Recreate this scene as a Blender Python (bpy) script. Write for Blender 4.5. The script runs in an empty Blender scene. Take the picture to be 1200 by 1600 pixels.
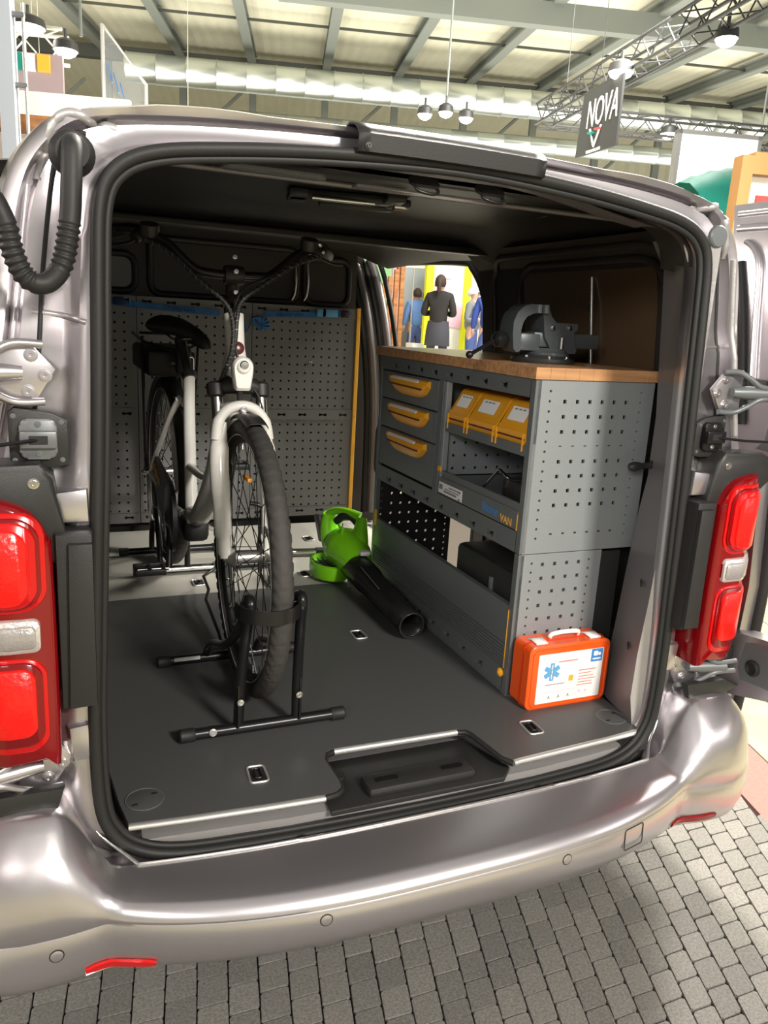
import bpy, bmesh, math, random
from mathutils import Vector, Matrix, Euler
random.seed(7)
S = bpy.context.scene
COL = S.collection
rad = math.radians

# ---------------------------------------------------------------- camera
def cam_axes(y, p, r):
    f = Vector((math.sin(y)*math.cos(p), math.cos(y)*math.cos(p), -math.sin(p)))
    rt = Vector((math.cos(y), -math.sin(y), 0)); up = rt.cross(f)
    return math.cos(r)*rt+math.sin(r)*up, -math.sin(r)*rt+math.cos(r)*up, f
RT, UP, FW = cam_axes(.4068, .2405, .057)
cd = bpy.data.cameras.new('camera'); cam = bpy.data.objects.new('camera', cd); COL.objects.link(cam)
cam.matrix_world = Matrix(((RT.x, UP.x, -FW.x, -.7074), (RT.y, UP.y, -FW.y, -1.3716), (RT.z, UP.z, -FW.z, 1.5404), (0, 0, 0, 1)))
cd.sensor_fit = 'VERTICAL'; cd.sensor_height = 24; cd.lens = 1213.8/1600*24
cd.clip_start = .05; cd.clip_end = 200
S.camera = cam
# ---------------------------------------------------------------- light
S.view_settings.view_transform = 'Standard'; S.view_settings.look = 'None'
S.view_settings.gamma = 1; S.view_settings.use_curve_mapping = False
S.view_settings.exposure = 0.0
w = bpy.data.worlds.new('hall_light'); S.world = w; w.use_nodes = True
wb = w.node_tree.nodes['Background']; wb.inputs[0].default_value = (1, .95, .88, 1); wb.inputs[1].default_value = .50
# hall frame: yaw 16 degrees clockwise
C0 = Vector((-.7074, -1.3716, 0)); A16 = rad(16)
DD = Vector((math.sin(A16), math.cos(A16), 0)); AA = Vector((DD.y, -DD.x, 0))
def H(a, d, z): return C0+AA*a+DD*d+Vector((0, 0, z))
def area(name, loc, target, sx, sy, power, col=(1, .95, .88), spread=180):
    l = bpy.data.lights.new(name, 'AREA'); l.shape = 'RECTANGLE'; l.size = sx; l.size_y = sy
    l.energy = power; l.color = col; l.spread = rad(spread)
    o = bpy.data.objects.new(name, l); COL.objects.link(o); o.location = loc
    o.rotation_euler = (Vector(target)-Vector(loc)).to_track_quat('-Z', 'Y').to_euler()
    return o
area('hall_flood_behind', (1.2, -5.2, 3.9), (0.3, .8, .9), 1.0, .6, 420, (1, .94, .86))
area('hall_flood_left', (-4.5, -5.0, 3.6), (-.1, 1.5, 1.0), 2.6, 1.2, 240, (1, .97, .93))
area('hall_flood_ahead', (2.3, 3.4, 5.6), (1.2, .3, 0), 1.0, 1.0, 800, (1, .93, .82))
area('hall_flood_right', (6.5, 7.5, 6.0), (5.5, 13.0, 1.5), 3, 3, 900, (1, .98, .92))
area('hall_flood_side', (4.4, 1.8, 4.6), (.2, 1.8, .6), 1.2, 1.2, 600, (1, .95, .86))
area('ceiling_fill', H(3, 19, 3.0), H(3, 19, 9.5), 34, 16, 5800, (1, .96, .84))  # added unseen fill light shining up at the ceiling

# ---------------------------------------------------------------- materials
def mat(name, col, rough=.5, metal=0, coat=0, emit=None, estr=0, noise=0, nscale=30, bump=0, bscale=200, trans=0, ior=1.45, alpha=1, var=None):
    m = bpy.data.materials.new(name); m.use_nodes = True
    nt = m.node_tree; b = nt.nodes['Principled BSDF']
    b.inputs['Base Color'].default_value = (*col, 1); b.inputs['Roughness'].default_value = rough
    b.inputs['Metallic'].default_value = metal; b.inputs['Coat Weight'].default_value = coat
    b.inputs['Coat Roughness'].default_value = .08
    b.inputs['Transmission Weight'].default_value = trans; b.inputs['IOR'].default_value = ior
    b.inputs['Alpha'].default_value = alpha
    if emit: b.inputs['Emission Color'].default_value = (*emit, 1); b.inputs['Emission Strength'].default_value = estr
    tc = nt.nodes.new('ShaderNodeTexCoord')
    if noise:
        n = nt.nodes.new('ShaderNodeTexNoise'); n.inputs['Scale'].default_value = nscale; n.inputs['Detail'].default_value = 6
        nt.links.new(tc.outputs['Object'], n.inputs['Vector'])
        mr = nt.nodes.new('ShaderNodeMapRange'); mr.inputs['From Min'].default_value = .3; mr.inputs['From Max'].default_value = .7
        mr.inputs['To Min'].default_value = 1-noise; mr.inputs['To Max'].default_value = 1+noise
        nt.links.new(n.outputs['Fac'], mr.inputs['Value'])
        mx = nt.nodes.new('ShaderNodeVectorMath'); mx.operation = 'SCALE'
        mx.inputs[0].default_value = col
        if var:
            oi = nt.nodes.new('ShaderNodeObjectInfo'); mr2 = nt.nodes.new('ShaderNodeMapRange')
            mr2.inputs['To Min'].default_value = 1-var; mr2.inputs['To Max'].default_value = 1+var
            nt.links.new(oi.outputs['Random'], mr2.inputs['Value'])
            mm = nt.nodes.new('ShaderNodeMath'); mm.operation = 'MULTIPLY'
            nt.links.new(mr.outputs[0], mm.inputs[0]); nt.links.new(mr2.outputs[0], mm.inputs[1])
            nt.links.new(mm.outputs[0], mx.inputs['Scale'])
        else: nt.links.new(mr.outputs[0], mx.inputs['Scale'])
        nt.links.new(mx.outputs[0], b.inputs['Base Color'])
    if bump:
        n = nt.nodes.new('ShaderNodeTexNoise'); n.inputs['Scale'].default_value = bscale; n.inputs['Detail'].default_value = 4
        nt.links.new(tc.outputs['Object'], n.inputs['Vector'])
        bn = nt.nodes.new('ShaderNodeBump'); bn.inputs['Strength'].default_value = bump; bn.inputs['Distance'].default_value = .002
        nt.links.new(n.outputs['Fac'], bn.inputs['Height']); nt.links.new(bn.outputs[0], b.inputs['Normal'])
    return m
M = {}
M['paint'] = mat('silver_paint', (.61, .582, .60), .30, .92, .15, noise=.03, nscale=900)
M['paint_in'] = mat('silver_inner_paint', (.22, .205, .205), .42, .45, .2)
M['paint_warm'] = mat('seam_sealer', (.46, .44, .43), .4, .5, .2, bump=.5, bscale=60)
M['dark'] = mat('inner_paint_deep_shade', (.02, .019, .018), .5, .1, noise=.15, nscale=6)  # inner van paint darkened to stand in for deep shade
M['dark2'] = mat('inner_paint_shade', (.042, .038, .034), .42, .2, noise=.1, nscale=4)  # same inner paint, shade of the load area put into its colour
M['rubber'] = mat('black_rubber', (.016, .016, .015), .55, bump=.15, bscale=300)
M['plastic'] = mat('black_plastic', (.022, .022, .021), .42, bump=.25, bscale=700)
M['blackmetal'] = mat('black_powder_coat', (.014, .014, .014), .28, .3)
M['chrome'] = mat('bright_steel', (.62, .61, .58), .22, 1)
M['alu'] = mat('aluminium', (.66, .65, .62), .32, .9)
M['steel'] = mat('grey_sheet_steel', (.16, .172, .175), .42, .35, noise=.04, nscale=300)
M['steel_light'] = mat('grey_side_sheet', (.30, .322, .33), .42, .35, noise=.04, nscale=400)
M['peg'] = mat('pegboard_grey', (.19, .19, .188), .45, .25, noise=.04, nscale=200)
M['floor'] = mat('floor_board_grey', (.072, .074, .072), .42, 0, noise=.06, nscale=500, bump=.2, bscale=600)
M['floor2'] = mat('front_floor_beige', (.36, .35, .31), .42, 0, noise=.05, nscale=300)
M['edge'] = mat('alu_edge_trim', (.75, .74, .70), .3, .7)
M['yellow'] = mat('ochre_plastic', (.80, .36, .02), .35, 0, .2)
M['yelstrip'] = mat('yellow_strip', (.85, .42, .04), .4)
M['label'] = mat('white_label', (.78, .78, .76), .5)
M['white'] = mat('bike_white', (.80, .79, .74), .22, 0, .5)
M['whitep'] = mat('white_plastic', (.85, .82, .78), .35)
M['orange'] = mat('orange_case', (.85, .095, .008), .32, 0, .3)
M['darkorange'] = mat('orange_case_shadow_band', (.62, .035, .005), .4)
M['green'] = mat('leaf_green_plastic', (.20, .62, .01), .3, 0, .3)
M['red'] = mat('lamp_red', (.55, .002, .003), .18, 0, .25, emit=(1, .01, .005), estr=.04)
M['redbright'] = mat('lamp_red_bright', (.8, .006, .003), .3, 0, .25, emit=(1, .02, .005), estr=.12, bump=1, bscale=90)
M['reddark'] = mat('lamp_red_dark', (.20, .001, .003), .15, 0, .3)
M['lampgrey'] = mat('lamp_grey', (.40, .38, .36), .25, .3, .3, bump=.6, bscale=200)
M['clear'] = mat('lamp_clear', (.72, .66, .62), .15, .5, 1, bump=1, bscale=150)
M['blue'] = mat('strap_blue', (.03, .14, .36), .6, noise=.15, nscale=40)
M['bluelight'] = mat('strap_light_blue', (.12, .36, .62), .5)
M['navy'] = mat('navy_print', (.01, .03, .10), .6)
M['logo_blue'] = mat('logo_blue', (.05, .22, .55), .4)
M['vise'] = mat('vise_grey', (.075, .085, .088), .4, .3)
M['tape'] = mat('reflective_strip', (.6, .6, .58), .3)
M['brown'] = mat('brown_lacquer', (.085, .052, .028), .3, 0, .4)
M['badge'] = mat('badge_red', (.10, .02, .02), .3)
M['amber'] = mat('amber', (.8, .3, .02), .3)
M['glassy'] = mat('lens_glass', (.9, .9, .88), .08, 0, 1)
M['ink'] = mat('grey_ink', (.25, .22, .22), .6)
M['redink'] = mat('red_ink', (.6, .25, .2), .6)
def wood(name, c1, c2, sc, axis='Y', rough=.45):
    m = bpy.data.materials.new(name); m.use_nodes = True; nt = m.node_tree; b = nt.nodes['Principled BSDF']
    tc = nt.nodes.new('ShaderNodeTexCoord'); mp = nt.nodes.new('ShaderNodeMapping')
    s = {'X': (1.2, sc, sc), 'Y': (sc, 1.2, sc)}[axis]; mp.inputs['Scale'].default_value = s
    n = nt.nodes.new('ShaderNodeTexNoise'); n.inputs['Scale'].default_value = 4; n.inputs['Detail'].default_value = 8
    cr = nt.nodes.new('ShaderNodeValToRGB'); cr.color_ramp.elements[0].color = (*c1, 1); cr.color_ramp.elements[1].color = (*c2, 1)
    cr.color_ramp.elements[0].position = .35; cr.color_ramp.elements[1].position = .65
    nt.links.new(tc.outputs['Object'], mp.inputs[0]); nt.links.new(mp.outputs[0], n.inputs['Vector'])
    nt.links.new(n.outputs['Fac'], cr.inputs[0]); nt.links.new(cr.outputs[0], b.inputs['Base Color'])
    b.inputs['Roughness'].default_value = rough
    return m
M['wood'] = wood('beech_top', (.36, .17, .075), (.55, .30, .14), 18, 'X', .3)
M['woodb'] = wood('booth_wood', (.26, .10, .03), (.42, .19, .06), 6, 'X')
M['paver'] = mat('grey_paver', (.17, .162, .145), .75, 0, noise=.28, nscale=160, bump=.6, bscale=260, var=.16)
M['joint'] = mat('dark_paver_joint', (.055, .045, .035), .9)
M['beige'] = mat('beige_tile', (.29, .265, .165), .6, noise=.15, nscale=8)
M['pink'] = mat('pink_carpet_strip', (.30, .135, .115), .9, noise=.1, nscale=60)
M['ceil'] = mat('cream_ceiling_sheet', (.60, .58, .46), .7, noise=.05, nscale=1)
M['wallc'] = mat('cream_hall_wall', (.55, .53, .42), .8, noise=.05, nscale=1)
M['beam'] = mat('grey_steel_beam', (.16, .175, .16), .6)
M['beamd'] = mat('dark_steel_beam', (.06, .062, .055), .6)
M['duct'] = mat('galvanised_duct', (.62, .66, .64), .32, .9)
M['truss'] = mat('black_truss', (.03, .03, .028), .5)
M['trussl'] = mat('silver_truss', (.7, .68, .6), .4, .4)
M['lamp'] = mat('lamp_face', (1, 1, 1), .5, emit=(1, .97, .88), estr=14)
M['banner'] = mat('banner_grey', (.045, .045, .042), .8)
M['tyre'] = mat('tyre_rubber', (.045, .042, .038), .7, bump=.3, bscale=200)
M['pwhite'] = mat('booth_white', (.82, .80, .74), .7)
M['lit'] = mat('backlit_white', (1, 1, 1), .6, emit=(.92, 1, .97), estr=.95)
M['tgreen'] = mat('green_tarp', (.008, .24, .18), .5, noise=.1, nscale=5)
M['tan'] = mat('booth_tan', (.42, .22, .08), .6)
def emis(name, c): return mat(name, c, .8)
for k, c in dict(bgreen=(.22, .42, .20), bred=(.45, .07, .06), borange=(.95, .22, .03), byellow=(.88, .92, .02), bpink=(.85, .5, .6), bblue=(.1, .2, .45), bgrey=(.42, .46, .5), mauve=(.34, .26, .27), skin=(.55, .33, .24), hairm=(.04, .025, .018), jack=(.016, .013, .012), trous=(.045, .045, .055), grey=(.18, .19, .21), denim=(.06, .09, .25), bluej=(.03, .06, .28), capw=(.75, .75, .72)).items():
    M[k] = mat(k+'_surface', c, .75)

# ---------------------------------------------------------------- helpers
def tag(o, label=None, cat=None, group=None, kind=None):
    if label: o['label'] = label
    if cat: o['category'] = cat
    if group: o['group'] = group
    if kind: o['kind'] = kind
    return o
def thing(name, label, cat, loc=(0, 0, 0), group=None):
    o = bpy.data.objects.new(name, None); COL.objects.link(o); o.location = loc; o.empty_display_size = .1
    return tag(o, label, cat, group)
def setparent(o, parent):
    if parent:
        bpy.context.view_layer.update() if False else None
        o.parent = parent
        inv = Matrix.Identity(4); p = parent
        chain = []
        while p: chain.append(p); p = p.parent
        mw = Matrix.Identity(4)
        for q in reversed(chain):
            mw = mw @ q.matrix_parent_inverse @ Matrix.LocRotScale(q.location, q.rotation_euler, q.scale)
        o.matrix_parent_inverse = mw.inverted()
def obj(name, bm, m, parent=None, smooth=None, label=None):
    me = bpy.data.meshes.new(name)
    if isinstance(bm, bmesh.types.BMesh):
        bmesh.ops.recalc_face_normals(bm, faces=bm.faces)
        bm.to_mesh(me); bm.free()
    else: me = bm
    for x in (m if isinstance(m, (list, tuple)) else [m]): me.materials.append(M[x] if isinstance(x, str) else x)
    if smooth is not None:
        me.shade_smooth()
        if smooth < 180:
            me.set_sharp_from_angle(angle=rad(smooth))
    o = bpy.data.objects.new(name, me); COL.objects.link(o); setparent(o, parent)
    if label: o['label'] = label
    return o
def share(name, me, parent, mw):
    o = bpy.data.objects.new(name, me); COL.objects.link(o); o.matrix_world = mw
    l, r, s = mw.decompose(); o.location = l; o.rotation_euler = r.to_euler(); o.scale = s
    setparent(o, parent); return o
def NB(): return bmesh.new()
def add_box(bm, c, s, bev=0, rot=None, seg=2, mi=0):
    r = bmesh.ops.create_cube(bm, size=1); vs = r['verts']
    mtx = Matrix.Translation(c) @ (rot.to_4x4() if rot else Matrix.Identity(4)) @ Matrix.Diagonal((*s, 1))
    bmesh.ops.transform(bm, matrix=mtx, verts=vs)
    fs = set(f for v in vs for f in v.link_faces)
    if bev:
        es = list(set(e for v in vs for e in v.link_edges))
        rr = bmesh.ops.bevel(bm, geom=es, offset=bev, segments=seg, affect='EDGES', profile=.5)
        fs = set(f for f in rr['faces']) | set(f for f in fs if f.is_valid)
    for f in fs:
        if f.is_valid: f.material_index = mi
    return vs
def bx(bm, x0, x1, y0, y1, z0, z1, bev=0, mi=0, seg=2):
    return add_box(bm, ((x0+x1)/2, (y0+y1)/2, (z0+z1)/2), (abs(x1-x0), abs(y1-y0), abs(z1-z0)), bev, None, seg, mi)
def frames(pts, closed=False):
    n = len(pts); T = []
    for i in range(n):
        if closed: t = pts[(i+1) % n]-pts[i-1]
        else: t = pts[min(i+1, n-1)]-pts[max(i-1, 0)]
        T.append(t.normalized() if t.length > 1e-9 else Vector((0, 0, 1)))
    up = Vector((0, 0, 1)) if abs(T[0].z) < .9 else Vector((1, 0, 0))
    N = [(up-T[0]*up.dot(T[0])).normalized()]
    for i in range(1, n):
        q = T[i-1].rotation_difference(T[i]); v = q @ N[-1]; N.append((v-T[i]*v.dot(T[i])).normalized())
    return T, N
def tube(bm, pts, r, seg=8, closed=False, caps=True, flat=1.0, mi=0, prof=None):
    pts = [Vector(p) for p in pts]; n = len(pts)
    R = r if isinstance(r, (list, tuple)) else [r]*n
    T, N = frames(pts, closed); rings = []
    for i in range(n):
        B = T[i].cross(N[i]); ring = []
        if prof:
            for (u, v) in prof: ring.append(bm.verts.new(pts[i]+N[i]*u*R[i]+B*v*R[i]))
        else:
            for k in range(seg):
                a = 2*math.pi*k/seg
                ring.append(bm.verts.new(pts[i]+N[i]*math.cos(a)*R[i]*flat+B*math.sin(a)*R[i]))
        rings.append(ring)
    sg = len(rings[0]); fs = []
    for i in range(n if closed else n-1):
        a, b = rings[i], rings[(i+1) % n]
        for k in range(sg): fs.append(bm.faces.new((a[k], a[(k+1) % sg], b[(k+1) % sg], b[k])))
    if caps and not closed:
        fs.append(bm.faces.new(rings[0][::-1])); fs.append(bm.faces.new(rings[-1]))
    for f in fs: f.material_index = mi
    return rings
def cyl(bm, p0, p1, r, r2=None, seg=16, mi=0): return tube(bm, [p0, p1], [r, r if r2 is None else r2], seg, mi=mi)
def loft(bm, rings, closed=True, caps=False, mi=0, ringclosed=False):
    V = [[bm.verts.new(p) for p in r] for r in rings]; n = len(V[0]); fs = []
    R = range(len(V)) if ringclosed else range(len(V)-1)
    for i in R:
        a, b = V[i], V[(i+1) % len(V)]
        for k in range(n if closed else n-1):
            fs.append(bm.faces.new((a[k], a[(k+1) % n], b[(k+1) % n], b[k])))
    if caps: fs.append(bm.faces.new(V[0][::-1])); fs.append(bm.faces.new(V[-1]))
    for f in fs: f.material_index = mi
    return V
def prism(bm, poly, o, u, v, n, t, bev=0, mi=0):
    o, u, v, n = Vector(o), Vector(u), Vector(v), Vector(n)
    a = [bm.verts.new(o+u*p[0]+v*p[1]) for p in poly]; b = [bm.verts.new(o+u*p[0]+v*p[1]+n*t) for p in poly]
    k = len(poly); fs = [bm.faces.new(a[::-1]), bm.faces.new(b)]
    for i in range(k): fs.append(bm.faces.new((a[i], a[(i+1) % k], b[(i+1) % k], b[i])))
    if bev:
        es = [e for e in fs[1].edges]
        r = bmesh.ops.bevel(bm, geom=es, offset=bev, segments=2, affect='EDGES', profile=.5)
        fs = [f for f in fs if f.is_valid]+r['faces']
    for f in fs: f.material_index = mi
def rrect(w, h, r, n=5, cx=0, cy=0):
    P = []
    for (sx, sy, a0) in ((1, 1, 0), (-1, 1, 90), (-1, -1, 180), (1, -1, 270)):
        for k in range(n+1):
            a = rad(a0+90*k/n); P.append((cx+sx*(w/2-r)+r*math.cos(a), cy+sy*(h/2-r)+r*math.sin(a)))
    return P
def circ(r, n=16, cx=0, cy=0): return [(cx+r*math.cos(2*math.pi*k/n), cy+r*math.sin(2*math.pi*k/n)) for k in range(n)]
def smooth_path(pts, n=6, closed=False):
    P = [Vector(p) for p in pts]; out = []; m = len(P)
    for i in range(m if closed else m-1):
        p0 = P[(i-1) % m] if closed or i > 0 else P[0]; p1 = P[i]; p2 = P[(i+1) % m]
        p3 = P[(i+2) % m] if closed or i+2 < m else P[-1]
        for k in range(n):
            t = k/n
            out.append(.5*((2*p1)+(p2-p0)*t+(2*p0-5*p1+4*p2-p3)*t*t+(3*p1-p0-3*p2+p3)*t**3))
    if not closed: out.append(P[-1])
    return out
SQ = lambda h: [(-h, -h), (h, -h), (h, h), (-h, h)]
OCT = lambda r: circ(r, 8)
BONE = [(-.019, -.0045), (-.013, -.009), (-.006, -.004), (0, -.0035), (.006, -.004), (.013, -.009), (.019, -.0045), (.019, .0045), (.013, .009), (.006, .004), (0, .0035), (-.006, .004), (-.013, .009), (-.019, .0045)]
BONEV = [(y, x) for x, y in BONE][::-1]
def perf(bm, o, u, v, W, Hh, holes, depth=.008):
    """sheet W x Hh with real holes; holes = list of (cx, cy, polygon) lying on a rectilinear layout"""
    o, u, v = Vector(o), Vector(u).normalized(), Vector(v).normalized(); n = u.cross(v)
    rows = {}
    for h in holes: rows.setdefault(round(h[1], 4), []).append(h)
    ys = sorted(rows); bounds = [0]
    for a, b in zip(ys, ys[1:]): bounds.append((a+b)/2)
    bounds.append(Hh)
    P = lambda a, b, d=0: bm.verts.new(o+u*a+v*b-n*d)
    def quad(x0, x1, y0, y1):
        if x1-x0 > 1e-5 and y1-y0 > 1e-5: bm.faces.new((P(x0, y0), P(x1, y0), P(x1, y1), P(x0, y1)))
    for i, y in enumerate(ys):
        y0, y1 = bounds[i], bounds[i+1]
        hs = max(abs(q[1]) for h in rows[y] for q in h[2])*1.35+.001
        cy0, cy1 = max(y0, y-hs), min(y1, y+hs)
        quad(0, W, y0, cy0); quad(0, W, cy1, y1)
        xs = sorted(rows[y], key=lambda h: h[0]); x = 0
        for k, (cx, cy, poly) in enumerate(xs):
            hw = max(abs(q[0]) for q in poly)*1.35+.001
            l, r = cx-hw, cx+hw
            quad(x, l, cy0, cy1); x = r
            an = [math.atan2(q[1], q[0]) for q in poly]
            cor = [(r-cx, cy1-cy), (l-cx, cy1-cy), (l-cx, cy0-cy), (r-cx, cy0-cy)]
            angs = sorted(set([round(a, 5) for a in an]+[round(math.atan2(q[1], q[0]), 5) for q in cor]))
            inn, out, deep = [], [], []
            for a in angs:
                dx, dy = math.cos(a), math.sin(a)
                best = None
                for j in range(len(poly)):
                    p, q = poly[j], poly[(j+1) % len(poly)]
                    ex, ey = q[0]-p[0], q[1]-p[1]; det = dx*(-ey)+ex*dy
                    if abs(det) < 1e-12: continue
                    t = (p[0]*(-ey)+ex*p[1])/det; s_ = (dx*p[1]-dy*p[0])/det
                    if t > 0 and -1e-4 <= s_ <= 1.0001 and (best is None or t < best): best = t
                if best is None: best = .003
                tx = (hw/abs(dx)) if abs(dx) > 1e-9 else 1e9
                ty = ((cy1-cy if dy > 0 else cy-cy0)/abs(dy)) if abs(dy) > 1e-9 else 1e9
                tt = min(tx, ty)
                inn.append(P(cx+dx*best, cy+dy*best)); deep.append(P(cx+dx*best, cy+dy*best, depth)); out.append(P(cx+dx*tt, cy+dy*tt))
            m = len(angs)
            for j in range(m):
                k2 = (j+1) % m
                bm.faces.new((inn[j], out[j], out[k2], inn[k2])); bm.faces.new((inn[k2], deep[k2], deep[j], inn[j]))
        quad(x, W, cy0, cy1)
def text(name, s, size, m, parent, o, u, v, ext=.0006, align='LEFT', label=None, shear=0, sx=1):
    c = bpy.data.curves.new(name, 'FONT'); c.body = s; c.size = size; c.extrude = ext; c.align_x = align; c.align_y = 'CENTER'; c.shear = shear
    c.resolution_u = 3
    t = bpy.data.objects.new('tmp', c); COL.objects.link(t)
    dg = bpy.context.evaluated_depsgraph_get(); dg.update()
    me = bpy.data.meshes.new_from_object(t.evaluated_get(dg)); bpy.data.objects.remove(t)
    u, v = Vector(u).normalized(), Vector(v).normalized(); n = u.cross(v)
    mt = Matrix(((u.x*sx, v.x, n.x, o[0]), (u.y*sx, v.y, n.y, o[1]), (u.z*sx, v.z, n.z, o[2]), (0, 0, 0, 1)))
    me.transform(mt); me.name = name
    return obj(name, me, m, parent, label=label)
def lathe(bm, prof, o, axis, seg=24, mi=0, caps=True):
    o, ax = Vector(o), Vector(axis).normalized()
    t = Vector((0, 0, 1)) if abs(ax.z) < .9 else Vector((1, 0, 0)); a = ax.cross(t).normalized(); b = ax.cross(a)
    return loft(bm, [[o+ax*h+a*r*math.cos(2*math.pi*k/seg)+b*r*math.sin(2*math.pi*k/seg) for k in range(seg)] for r, h in prof], True, caps, mi)
def smst(a, b, x):
    t = max(0, min(1, (x-a)/(b-a))); return t*t*(3-2*t)
def bolt(parent, o, axis, r=.008, h=.006, m='chrome', name='bolt'):
    bm = NB(); lathe(bm, [(r*1.5, 0), (r*1.5, h*.3), (r, h*.35), (r, h), (r*.4, h), (r*.35, h*.6)], o, axis, 12)
    return obj(name, bm, m, parent, 30)

# ================================================================ HALL (structure)
def hbox(bm, a0, a1, d0, d1, z0, z1, mi=0):
    P = [H(a, d, z) for z in (z0, z1) for (a, d) in ((a0, d0), (a1, d0), (a1, d1), (a0, d1))]
    V = [bm.verts.new(p) for p in P]; fs = []
    for q in ((3, 2, 1, 0), (4, 5, 6, 7), (0, 1, 5, 4), (1, 2, 6, 5), (2, 3, 7, 6), (3, 0, 4, 7)): fs.append(bm.faces.new([V[i] for i in q]))
    for f in fs: f.material_index = mi
bm = NB(); hbox(bm, -22, 30, -8, 36, -.12, -.012)
flo = tag(obj('floor', bm, 'joint'), kind='structure')
bm = NB()
flr = []
# beige tiles ahead and right of the striped edge
def fan(x0, y):   # paver columns fan out slightly to the right
    th = rad(min(24, max(7, 14.6+8.5*(x0-.1)))); return x0+math.tan(th)*(y-.1)
pav = []
colw = .0725; i = 0; x = -1.12
while x < 1.58:
    y = -1.1+((i*.47) % 1)*.078
    while y < 1.0:
        pav.append((i, x, y)); y += .0785
    x += colw; i += 1
def vis(X, Y):
    d = Vector((X, Y, 0))-cam.matrix_world.translation; z = d.dot(FW); return 600+1213.8*d.dot(RT)/z, 800-1213.8*d.dot(UP)/z, z
cand = []
for (i, x, y) in pav:
    c = (fan(x+colw/2, y+.039), y+.039); u, v, z = vis(*c)
    if fan(x, y) > 1.36+.30*(y-.1): continue
    inview = -30 < u < 1230 and -30 < v < 1640 and not (v < 1490-.28*u and u < 1080) 
    cand.append((0 if inview else 1, z, i, x, y))
cand.sort()
def paver_bm(bm, x, y, g=.0022):
    r = random.Random(int(x*1e4)*7+int(y*1e4)); h = -.0015*r.random()
    q = []
    for (dx, dy) in ((g, g), (colw-g, g), (colw-g, .0785-g), (g, .0785-g)):
        yy = y+dy+r.uniform(-.0012, .0012); q.append((fan(x+dx, yy)+r.uniform(-.0008, .0008), yy))
    c = .006; poly = []
    for k in range(4):
        p, a, b = Vector(q[k]), Vector(q[k-1]), Vector(q[(k+1) % 4])
        poly += [p+(a-p).normalized()*c, p+(b-p).normalized()*c]
    top = [bm.verts.new((p.x, p.y, h)) for p in poly]
    cx = sum(p.x for p in poly)/8; cy = sum(p.y for p in poly)/8
    bot = [bm.verts.new((p.x+(p.x-cx)*.03, p.y+(p.y-cy)*.03, h-.005)) for p in poly]
    b2 = [bm.verts.new((p.x+(p.x-cx)*.03, p.y+(p.y-cy)*.03, -.0115)) for p in poly]
    bm.faces.new(top)
    for k in range(8):
        j = (k+1) % 8
        bm.faces.new((top[k], bot[k], bot[j], top[j])); bm.faces.new((bot[k], b2[k], b2[j], bot[j]))
for k, (a, z, i, x, y) in enumerate(cand[:300]):
    bm = NB(); paver_bm(bm, x, y); obj('paver', bm, 'paver', flo, 40)
bm = NB()
for (a, z, i, x, y) in cand[300:]: paver_bm(bm, x, y)
o = obj('paver', bm, 'paver', flo, 40); o['kind'] = 'stuff'
# coloured strip then beige tiles
def gline(x, y0, y1): return [(x+.30*(y-.1), y) for y in (y0, y1)]
bm = NB()
def gstrip(bm, xa, xb, y0, y1, z=0.0):
    prism(bm, [(xa+.30*(y0-.1), y0), (xb+.30*(y0-.1), y0), (xb+.30*(y1-.1), y1), (xa+.30*(y1-.1), y1)], (0, 0, -.0115), (1, 0, 0), (0, 1, 0), (0, 0, 1), .0115+z)
gstrip(bm, 1.385, 1.61, -.8, 4.0); obj('carpet_strip', bm, 'pink', flo)
k = 0
for iy in range(-2, 8):
    for ix in range(6):
        bm = NB(); y0 = iy*.9+.1+.45*(ix % 2); xa = 1.615+ix*.9
        gstrip(bm, xa+.004, xa+.896, y0+.004, y0+.896, -.002); obj('tile', bm, 'beige', flo)
bm = NB(); hbox(bm, -20, 28, 7, 34, -.010, -.004); obj('hall_slab', bm, 'beige', flo)
# beige slab under / left of the paved strip
bm = NB(); prism(bm, [(-1.125+.12*(-1.1), -1.1), (-1.125+.12*1.2, 1.2), (-6, 1.2), (-6, -1.1)], (0, 0, -.0115), (1, 0, 0), (0, 1, 0), (0, 0, 1), .0105); obj('hall_slab', bm, 'beige', flo)

bm = NB(); prism(bm, [(-9, -9), (9, -9), (9, -1.104), (-9, -1.104)], (0, 0, -.0115), (1, 0, 0), (0, 1, 0), (0, 0, 1), .0095); obj('hall_slab', bm, 'beige', flo)
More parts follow.
